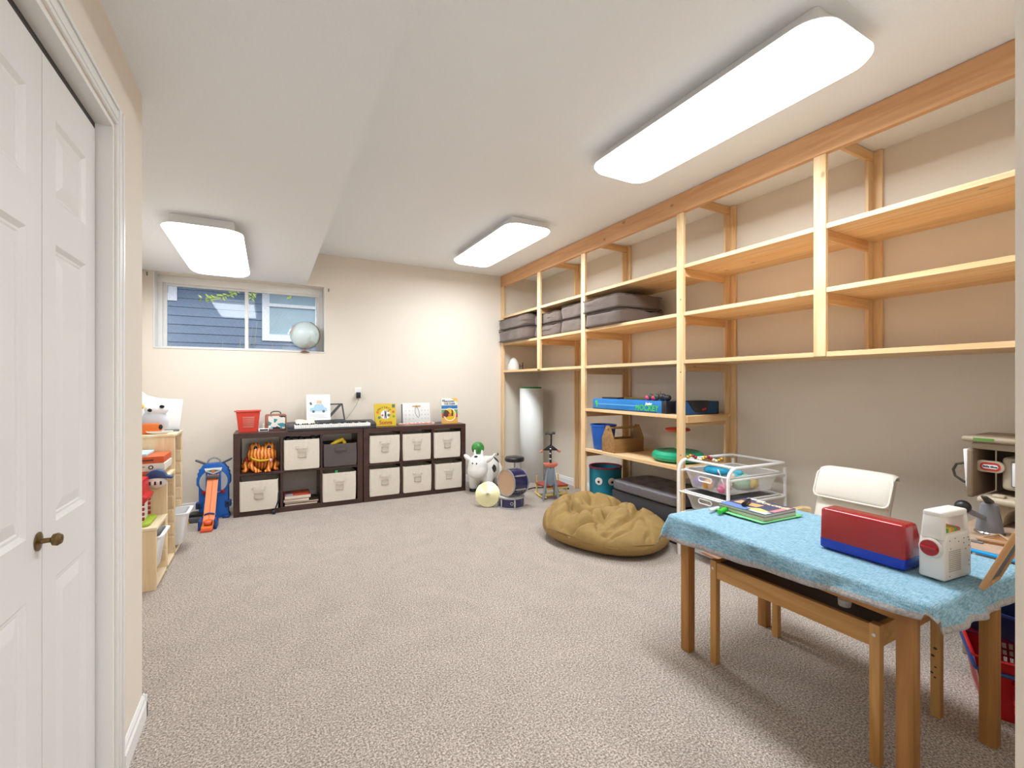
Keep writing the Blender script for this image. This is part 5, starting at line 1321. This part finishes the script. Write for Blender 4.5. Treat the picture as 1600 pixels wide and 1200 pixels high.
# ================================================================ play table with blue cloth
W2 = wood('honey_pine_upright', 'bb8648', '9c6a34', 2, 12, 12); W1 = wood('honey_pine_rail', 'bb8648', '9c6a34', 1, 12, 12); W0 = wood('honey_pine_cross', 'b27c40', '94622e', 0, 12, 12)
TT = .632
t = thing('play_table', 'honey-coloured wooden play table under the blue cloth', 'table', (1.99, 1.08, 0))
def tb_(name, m, *a): return obj(name, MB().box(*a), m, t, bev=.003, world=True)
for (lx, ly) in ((1.752, 1.500), (2.280, 1.462), (1.700, .640), (2.225, .607)):
    tb_('leg', W2, lx-.0225, lx+.0225, ly-.0225, ly+.0225, 0, TT-.022)
def rail(p, q, z0, z1, th, m):
    p = Vector(p); q = Vector(q); d = (q-p).normalized(); n = Vector((-d.y, d.x))*th/2
    b = MB().hexa([(*(p-n), z0), (*(q-n), z0), (*(q+n), z0), (*(p+n), z0)], [(*(p-n), z1), (*(q-n), z1), (*(q+n), z1), (*(p+n), z1)])
    obj('apron', b, m, t, bev=.002, world=True)
rail((1.751, 1.476), (1.702, .664), TT-.095, TT-.023, .02, W1); rail((2.278, 1.438), (2.226, .631), TT-.095, TT-.023, .02, W1)
rail((1.776, 1.499), (2.256, 1.464), TT-.095, TT-.023, .02, W0); rail((1.724, .640), (2.201, .608), TT-.095, TT-.023, .02, W0)
obj('tabletop', MB().hexa([(1.705, 1.555, TT-.021), (1.652, .575, TT-.021), (2.272, .540, TT-.021), (2.318, 1.520, TT-.021)], [(1.705, 1.555, TT), (1.652, .575, TT), (2.272, .540, TT), (2.318, 1.520, TT)]), W1, t, bev=.002, world=True)
# the cloth: draped grid, hanging over every edge
M_cloth = denim('blue_denim_cloth', '5f8fa4', '9dbecd'); M_hem = mat('grey_woven_hem', 'a7a2a0', .95, var=.25, vs=120, bump=.4, bs=200)
A_ = Vector((1.705, 1.555)); Bv = Vector((2.318, 1.520)); Cv = Vector((1.652, .575)); Dv = Vector((2.272, .540))
ux = (Bv-A_); uy = (Cv-A_); LX = ux.length; LY = uy.length; ex_ = ux.normalized(); ey_ = uy.normalized()
rng = (-.12, LX+.105, -.125, LY+.085)
def clothp(u, v):
    c = rng[2]+(rng[3]-rng[2])*v; lo = rng[0]+.065*max(0, min(1, c/LY))**1.3; a = lo+(rng[1]-lo)*u
    ca, cc = min(max(a, 0), LX), min(max(c, 0), LY)
    da, dc = a-ca, c-cc; e = math.hypot(da, dc)
    wv_ = noise.noise(Vector((a*5, c*5, 1)))
    if e <= 1e-6:
        z = TT+.004+max(0, wv_)*.004
        p = A_+ex_*a+ey_*c
        ed = min(a, LX-a, c, LY-c)
        if ed < .03: z -= (.03-ed)*.06
        return (p.x, p.y, z)
    # rounded drop
    R_ = .016; out = min(e, R_*1.57); rest = max(0, e-R_*1.57)
    ang = min(PI/2, e/R_)
    o_ = R_*math.sin(ang); z = TT+.003-R_*(1-math.cos(ang))
    corner = (abs(da) > 1e-6 and abs(dc) > 1e-6)
    flare = .16+.16*max(0, noise.noise(Vector((a*4, c*4, 7))))*2
    if corner: flare += .22
    near = c > LY-.25 and a < .35
    if near: flare += .30*(1 if corner else .6)
    if corner and dc > 0 and da < 0: rest *= .45; out *= .8
    flare = min(flare, .9)
    o_ += rest*flare+.007*math.sin((a*30 if abs(dc) > abs(da) else c*22)+wv_*4)*min(1, e/.05)
    z -= rest*math.sqrt(max(0, 1-flare*flare))
    d = Vector((da, dc)).normalized()
    p = A_+ex_*(ca+d.x*o_)+ey_*(cc+d.y*o_)
    return (p.x, p.y, z)
NX, NY = 84, 130
b = MB().grid(clothp, NX, NY)
cl = tag(obj('tablecloth', b, [M_cloth, M_hem], None, angle=180), 'blue denim-look cloth with grey hem draped over the play table', 'tablecloth')
for p in cl.data.polygons:
    i = p.index % NX; j = p.index//NX
    if i < 2 or i >= NX-2 or j < 2 or j >= NY-2: p.material_index = 1
md = cl.modifiers.new('thickness', 'SOLIDIFY'); md.thickness = .003; md.offset = 0
TC = TT+.0115

# ---- on the table
M_rp = mat('glossy_crimson_plastic', 'a3161f', .22, coat=.4); M_bp = mat('glossy_blue_plastic', '0d2fb0', .25, coat=.3)
t = thing('toy_projector', 'long crimson and blue plastic toy box with stepped lower end', 'toy', (1.905, .832, TC), rz=math.radians(-1))
def sec(x0, x1, xt0, xt1, y0, y1, z0, z1): return MB().hexa([(x0, y0, z0), (x1, y0, z0), (x1, y1, z0), (x0, y1, z0)], [(xt0, y0, z1), (xt1, y0, z1), (xt1, y1, z1), (xt0, y1, z1)])
def loft(rings, b=None):
    b = b or MB(); n = len(rings[0]); vs = [v for r in rings for v in r]
    return b.add(vs, [(k*n+i, k*n+(i+1) % n, (k+1)*n+(i+1) % n, (k+1)*n+i) for k in range(len(rings)-1) for i in range(n)]+[tuple(range(n-1, -1, -1)), tuple((len(rings)-1)*n+i for i in range(n))])
def ring(x0, x1, y0, y1, z, r=.010): return [(x, y, z) for x, y in rrect(x0, x1, y0, y1, r, 4)]
obj('blue_base', loft([ring(-.058, .111, -.129, .129, 0), ring(-.062, .115, -.133, .133, .005), ring(-.062, .115, -.133, .133, .036)]), M_bp, t, angle=50)
obj('red_housing', loft([ring(-.0615, .076, -.1325, .1325, .0362), ring(-.0585, .030, -.1305, .1305, .140), ring(-.056, .026, -.128, .128, .145), ring(-.050, .020, -.122, .122, .148)]), M_rp, t, angle=50)
obj('red_step', loft([ring(.058, .114, -.132, .132, .0362), ring(.058, .113, -.131, .131, .074), ring(.058, .108, -.127, .127, .079)]), M_rp, t, angle=50)
# tape player
t = thing('toy_tape_player', 'white plastic toy tape player with handle and red dial', 'toy', (1.930, .630, TC), rz=math.radians(-6))
M_wp = mat('ivory_plastic', 'e4dfd8', .4)
hw, hd = .078, .034
obj('player_body', MB().prism([(-hw, 0), (hw, 0), (hw, .11), (hw-.006, .125), (hw-.022, .145), (-hw+.022, .145), (-hw+.006, .125), (-hw, .11)], -hd, hd, 'y'), M_wp, t, bev=.007, segs=3)
hb = MB()
for sx in (-1, 1): hb.hexa([(sx*(hw-.012)-.012, -hd+.004, .125), (sx*(hw-.012)+.012, -hd+.004, .125), (sx*(hw-.012)+.012, hd-.004, .125), (sx*(hw-.012)-.012, hd-.004, .125)], [(sx*(hw-.016)-.010, -hd+.008, .20), (sx*(hw-.016)+.010, -hd+.008, .20), (sx*(hw-.016)+.010, hd-.008, .20), (sx*(hw-.016)-.010, hd-.008, .20)])
hb.box(-hw+.006, hw-.006, -hd+.008, hd-.008, .192, .213)
obj('handle', hb, M_wp, t, bev=.006, segs=3)
for i, c in enumerate(('3a9a3c', 'e0b428', 'd8902c', '3a9a3c', 'b8483c')):
    obj('colour_button', MB().cyl((-.036+i*.016, -.022, .147), (-.036+i*.016, .022, .147), .011, n=12), mat('button_'+c, c, .4), t)
dl = obj('dial', MB().lathe([(.030, 0), (.030, .006), (.026, .008), (.0005, .008)], (-hw-.001, 0, .098), 28, axis=(-1, 0, 0)), M_wp, t)
obj('dial_face', MB().lathe([(.0245, 0), (.0245, .004), (.0005, .005)], (-hw-.008, 0, .098), 28, axis=(-1, 0, 0)), M_rp, t)
obj('dial_grip', MB().box(-hw-.020, -hw-.010, -.021, .021, .093, .103), M_rp, t, bev=.002)
for i in range(11): obj('speaker_slot', MB().box(-.055, .012, -hd-.0012, -hd+.001, .028+i*.0062, .0305+i*.0062), mat('slot_shadow_grey', 'b4aea6', .6), t, smooth=False)
for x_, z_ in ((-.05, .125), (-.045, .10), (.03, .11), (.055, .125), (.06, .115), (.06, .098), (.04, .09), (.06, .05), (-.02, .13), (.0, .118), (.062, .035), (-.05, .014), (.03, .125)):
    obj('screw_hole', MB().cyl((x_, -hd-.0008, z_), (x_, -hd+.001, z_), .0018, n=8), M_black, t)
# tilted chalkboard
t = thing('small_chalkboard', 'little wood-framed chalkboard leaning at the table end', 'board', (1.965, .537, TC-.001), rz=.04, rx=math.radians(21))
M_fr2 = wood('chalkboard_frame_wood', 'cfa273', 'b3824f', 2, 14, 12, knots=False)
for a_ in ((-.078, -.062, 0, .20), (.062, .078, 0, .20)): obj('frame_bar', MB().box(a_[0], a_[1], -.007, .007, a_[2], a_[3]), M_fr2, t, bev=.002)
for z_ in (0, .184): obj('frame_bar', MB().box(-.0615, .0615, -.007, .007, z_, z_+.016), M_fr2, t, bev=.002)
obj('slate', MB().box(-.062, .062, -.002, .003, .015, .185), mat('slate_grey', '5c5c60', .6, var=.15, vs=12), t)
# books, pad and pens
t = thing('green_pad', 'light green sheet pad curling out under the books', 'pad', (2.06, 1.362, TC), rz=math.radians(-3))
obj('pad_sheet', MB().grid(lambda u, v: (-.145+.29*u, -.135+.27*v, .0015+.012*(max(0, abs(u-.5)*2-.75)*2)**2*(1 if v < .35 or v > .6 else .4)), 16, 12), mat('mint_green_card', '74cf86', .7), t, solid=.0015)
z = TC+.0032
for i, (h, c, lab, rz_) in enumerate(((.016, 'b9ab98', 'lower book of the pair on the green pad', -.05), (.013, '474a66', 'top book of the pair, navy cover with cream title and yellow panel', -.02))):
    t = thing('activity_book', lab, 'book', (2.062, 1.362, z), rz=rz_)
    obj('pages', MB().box(-.112, .114, -.118, .118, .001, h-.001), M_page, t)
    obj('cover', MB().box(-.115, .115, -.12, .12, 0, .001).box(-.115, .115, -.12, .12, h-.001, h), mat('cover_'+c, c, .4), t, smooth=False)
    z += h+.0006
pz = h
def tp(poly, c, d=.0008): obj('cover_print', MB().prism(poly, pz, pz+d), mat('print_'+c, c, .4), t, smooth=False)
tp([(-.112, -.02), (-.112, .115), (-.05, .115), (-.06, -.02)], '6a88c0'); tp([(-.04, -.115), (.10, -.115), (.10, -.09), (-.04, -.09)], 'd98a8e'); tp([(-.03, -.02), (.03, -.02), (.03, .10), (-.03, .10)], 'd8a878')
tp([(.085, .02), (.105, .02), (.105, .11), (.085, .11)], 'eceae6'); tp([(-.105, -.115), (-.06, -.115), (-.075, -.03), (-.105, -.03)], 'd5dadf')
tp([(-.09, -.07), (-.05, -.10), (-.035, -.045), (-.07, .0)], 'dfe27a', .0012)
text(t, 'EXPLORER', .034, mat('print_e8d8a8', 'e8d8a8'), Matrix.Translation((.07, -.035, pz+.0006))@Matrix.Rotation(-PI/2, 4, 'Z'), bold=.0012)
z += .001
def pen(name, label, p, d, L_, r, c, cap=None, cat='pen'):
    t = thing(name, label, cat, p, rz=math.atan2(d[1], d[0]))
    obj('barrel', MB().cyl((0, 0, r), (L_*.62, 0, r), r, n=14), mat('pen_'+c, c, .35), t, bev=.0008)
    obj('cap', MB().cyl((L_*.625, 0, r), (L_, 0, r), r*(1.08), r*.9, n=14), mat('pen_'+(cap or c), cap or c, .35), t, bev=.0008)
pen('black_marker', 'black marker pen lying on the books', (1.985, 1.375, z), (.9, .35), .115, .010, '1a181c', '2a1c28')
pen('green_marker', 'bright green marker lying beside the books', (1.875, 1.425, TC), (.95, .25), .095, .0105, '3cc83c', '3cc83c')
pen('white_marker', 'white marker lying left of the green marker', (1.868, 1.470, TC), (.97, .15), .095, .008, 'f0f0f0', 'dfe6ea')
tag(obj('blue_plastic_strip', MB().prism([(2.262, .545), (2.292, .55), (2.30, .80), (2.292, .80), (2.270, .66)], TC, TC+.008), mat('bright_blue_strip', '1c9ad6', .4), bev=.002), 'bright blue plastic strip lying along the far edge of the cloth', 'strip')

# ================================================================ low wooden bench-table under it
t = thing('low_play_bench', 'low pale oak bench with dark top pushed under the blue table', 'bench', (2.005, 1.06, 0))
B2 = wood('pale_oak_upright', 'd0a062', 'b98646', 2, 12, 12, knots=False); B1 = wood('pale_oak_rail', 'd0a062', 'b98646', 1, 12, 12, knots=False)
bz = .466; X0_, X1_, Y0_, Y1_ = 1.762, 2.25, .738, 1.385; lw = .030
legs = []
for lx in (X0_, X1_-lw):
    for ly in (Y0_, Y1_-lw):
        legs.append(obj('leg', MB().box(lx, lx+lw, ly, ly+lw, 0, bz), B2, t, bev=.002, world=True))
for x_ in (X0_+.004, X1_-.022): obj('apron', MB().box(x_, x_+.018, Y0_+lw, Y1_-lw, bz-.078, bz-.006), B1, t, bev=.002, world=True)
for y_ in (Y0_+.004, Y1_-.022): obj('apron', MB().box(X0_+lw, X1_-lw, y_, y_+.018, bz-.078, bz-.006), B1, t, bev=.002, world=True)
obj('dark_top', MB().box(X0_+.023, X1_-.023, Y0_+.023, Y1_-.023, bz-.03, bz-.012), mat('dark_brown_board', '4a3a2e', .5), t, world=True)
for y_ in (Y0_+.015, Y1_-.015):
    obj('bolt', MB().lathe([(.0065, 0), (.006, .002), (.0005, .0025)], (X0_, y_, bz-.035), 12, axis=(-1, 0, 0)), M_chrome, t, world=True)
for z_, y_, r_ in ((.26, .745, .006), (.23, .752, .006), (.19, .744, .004), (.165, .755, .005), (.15, .746, .004)): obj('scribble', MB().ball((X1_-lw-.0002, y_+.008, z_), (.0006, r_, r_*.8), n=4), mat('green_black_ink', '3a3f2c', .6), t, world=True)
t = thing('white_cup', 'small white cup standing on the low oak bench', 'cup', (1.845, .88, bz-.0115))
obj('cup_body', MB().lathe([(.0005, 0), (.019, 0), (.020, .003), (.021, .022), (.018, .024), (.010, .026), (.009, .036), (.0005, .036)], n=20), M_plastic_w, t)

# ================================================================ red baskets and tubs behind the table
def crate(name, label, loc, wx, wy, h, m, rz, cat='basket', band=None, taper=.8):
    t = thing(name, label, cat, loc, rz=rz)
    slotted_basket(t, wx, wy, h, m, taper)
    if band:
        zz = h*.78; s_ = taper+(1-taper)*.78
        obj('band', MB().tube([(x, y, zz) for x, y in rrect(-wx/2*s_-.004, wx/2*s_+.004, -wy/2*s_-.004, wy/2*s_+.004, .015, 4)], .008, 6, closed=True), band, t)
    return t
M_rb = mat('scarlet_plastic', 'b30c14', .3)
crate('red_crate', 'scarlet slotted plastic basket with navy band on the floor behind the blue table', (2.600, .585, 0), .38, .36, .235, M_rb, math.radians(-66), band=M_bd)
t = tub('navy_tub', 'navy plastic tub sitting on top of the scarlet basket', 2.53, 2.80, .52, .80, .248, .11, mat('navy_tub_plastic', '1c2c58', .35))
t = thing('blue_toy_boat', 'bright blue plastic toy box in the scarlet basket', 'toy', (2.545, .50, .02), rz=-.4)
obj('toy_hull', MB().box(-.06, .06, -.06, .06, .0, .22), mat('azure_plastic', '1673b0', .4), t, bev=.012)
obj('toy_fin', MB().ball((0, -.02, .235), (.02, .03, .02), n=5), mat('lime_toy', '8fd03c', .5), t, angle=180)

# ================================================================ toy kitchen
M_kt = mat('taupe_toy_plastic', 'a8977f', .5, var=.03, vs=10); M_kl = mat('light_taupe_plastic', 'c2b29a', .5); M_kd = mat('brown_toy_plastic', '84705c', .5); M_kw = mat('pinkish_counter_plastic', 'b59a84', .5, var=.12, vs=16)
t = thing('toy_kitchen', 'taupe plastic toy kitchen with microwave and hood against the right wall', 'toy kitchen', (3.0, .60, 0))
def kb_(name, m, *a, bev=.008): return obj(name, MB().box(*a), m, t, bev=bev, world=True, segs=3)
kb_('top_tray', M_kt, 2.945, 3.285, .24, .905, .985, 1.012, bev=.012)
kb_('tray_recess', M_kt, 2.975, 3.285, .25, .875, .95, .984)
kb_('back_panel', M_kd, 3.24, 3.285, .24, .861, .0, .949)
kb_('end_panel', M_kd, 2.95, 3.24, .862, .886, .72, .949)
kb_('cabinet', M_kd, 3.0, 3.24, .24, .87, .0, .585)
kb_('counter', M_kw, 2.49, 3.239, .24, .88, .586, .604, bev=.006)
kb_('counter_leg', M_kt, 2.50, 2.53, .25, .28, 0, .585); kb_('counter_leg', M_kt, 2.86, 2.89, .845, .875, 0, .585)
kb_('raised_shelf', M_kl, 2.93, 3.239, .24, .845, .705, .735, bev=.012)
kb_('hob_knob', M_kl, 2.955, 2.995, .76, .80, .7355, .748, bev=.004); kb_('hob_knob', M_kl, 2.955, 2.995, .69, .73, .7355, .748, bev=.004)
arch = [(.66+.0, .605)]
obj('shelf_arch', MB().prism([(.80, .605), (.845, .704), (.70, .704), (.72, .695), (.745, .675), (.76, .645), (.765, .605)], 2.96, 3.22, 'x'), M_kt, t, bev=.005, world=True)
mw = kb_('microwave', M_kl, 3.02, 3.239, .245, .785, .765, .918, bev=.016)
def mwc(name, m, *a, bev=.004): return obj(name, MB().box(*a), m, mw, bev=bev, world=True)
mwc('microwave_door', M_grey, 3.008, 3.019, .30, .752, .785, .903); mwc('door_handle', M_plastic_w, 2.995, 3.0075, .72, .745, .79, .898); mwc('door_handle', M_black, 2.990, 3.0075, .70, .712, .797, .89); mwc('door_handle', M_plastic_w, 2.992, 3.0075, .68, .692, .795, .893)
# side door with handle, hanging open at the far end
obj('side_door', MB().hexa([(2.955, .872, .765), (3.02, .872, .765), (3.02, .890, .765), (2.955, .890, .765)], [(2.950, .880, .948), (3.02, .880, .948), (3.02, .898, .948), (2.950, .898, .948)]), M_white, t, bev=.005, world=True)
obj('side_handle', MB().tube([(2.965, .893, .90-.02), (2.965, .925, .87), (2.965, .937, .84), (2.965, .93, .81), (2.965, .893, .785)], .006, 6), mat('dark_olive_handle', '3c382c', .5), t, world=True)
lg = obj('sign_plate', MB().prism(rrect(.770, .872, .842, .897, .026, 6), 3.0, 3.02, 'x'), M_kl, t, bev=.004, world=True)
obj('logo_oval', MB().prism(rrect(.782, .852, .850, .889, .018, 6), 2.9985, 3.0, 'x'), mat('logo_red', 'c0342c', .4), lg, world=True, smooth=False)
obj('logo_field', MB().prism(rrect(.790, .844, .860, .879, .009, 6), 2.9975, 2.9986, 'x'), mat('logo_white', 'f4f2ee', .4), lg, world=True, smooth=False)
text(lg, 'little tikes', .0125, mat('logo_ink', '1c2a44'), Matrix.Translation((-.0031, .217, .8695))@MT(0, 0, 0, '-x'), bold=.0004)
obj('green_label', MB().box(2.9435, 2.9448, .79, .86, .992, 1.006), mat('leaf_green_label', '5f8a3a', .5), t, smooth=False, world=True)
obj('green_label', MB().box(2.9735, 2.9748, .57, .62, .965, .98), mat('leaf_green_label', '5f8a3a', .5), t, smooth=False, world=True)
t = thing('purple_toy_flower', 'lilac toy flower on the front edge of the toy kitchen top', 'toy', (2.99, .595, 1.0125))
for i in range(5): obj('petal', MB().ball((0, math.cos(i*1.257)*.018, .022+math.sin(i*1.257)*.012), (.014, .014, .010), n=4), mat('lilac_plastic', 'b49ac8', .5), t, angle=180)
t = thing('toy_coffee_pot', 'grey toy pot with black ball handle on the toy kitchen counter', 'pot', (2.80, .765, .605))
obj('pot_body', MB().lathe([(.0005, 0), (.044, 0), (.046, .006), (.040, .05), (.032, .095), (.028, .125), (.022, .13), (.0005, .132)], n=24), mat('pewter_plastic', '7c7c80', .35), t)
obj('base_ring', MB().lathe([(.046, .0), (.050, .003), (.046, .008)], n=24, ring=True), M_chrome, t)
obj('handle_arm', MB().tube([(-.035, .01, .07), (-.065, .03, .085), (-.09, .045, .10)], .012, 8), mat('pewter_plastic', '7c7c80', .35), t)
obj('ball_handle', MB().ball((-.105, .055, .115), .028, n=8), M_black, t, angle=180)
obj('spout', MB().prism([(-.01, .125), (-.07, .165), (-.06, .17), (.02, .14), (.06, .09), (.05, .085)], -.01, .01, 'y'), mat('dark_olive_handle', '3c382c', .5), t, bev=.003)
t = thing('toy_bread_board', 'small tan triangular toy tray on the kitchen counter', 'tray', (2.66, .70, .605), rz=.5)
obj('tray_base', MB().prism([(-.07, -.04), (.07, -.02), (-.03, .07)], 0, .006), mat('tan_toy_tray', 'b07a4a', .6), t)
obj('tray_rim', MB().tube([(-.07, -.04, .014), (.07, -.02, .014), (-.03, .07, .014)], .006, 6, closed=True), mat('light_tan_rim', 'd0b08c', .6), t)
t = thing('toy_spatula', 'blue-handled toy utensil next to the tan tray', 'utensil', (2.585, .775, .605))
obj('utensil_handle', MB().tube([(0, 0, .008), (.01, .03, .02), (.0, .05, .035)], .008, 6), mat('mid_blue_plastic', '2c5a98', .4), t)
obj('utensil_head', MB().box(-.012, .012, -.05, -.005, 0, .004), M_grey, t)
tag(obj('toy_plate', MB().lathe([(.0005, 0), (.03, .0), (.045, .008), (.043, .010), (.028, .004), (.0005, .004)], (2.72, .56, .6045), 24), M_grey), 'grey toy plate on the counter near the microwave', 'plate')
tag(obj('toy_laptop', MB().hexa([(2.935, .30, .7365), (3.01, .30, .7365), (3.01, .66, .7365), (2.935, .66, .7365)], [(2.985, .30, .762), (3.01, .30, .762), (3.01, .63, .762), (2.985, .63, .762)]), mat('pale_blue_grey', 'b6bcc6', .4), bev=.004), 'pale blue-grey wedge toy on the raised kitchen shelf', 'toy')
tag(obj('white_card', MB().hexa([(3.0, .60, .9185), (3.003, .60, .9185), (3.003, .70, .9185), (3.0, .70, .9185)], [(3.0, .60, .948), (3.003, .60, .948), (3.003, .72, .948), (3.0, .72, .948)]), M_paper, smooth=False), 'white card stuck between microwave and hood of the toy kitchen', 'card')
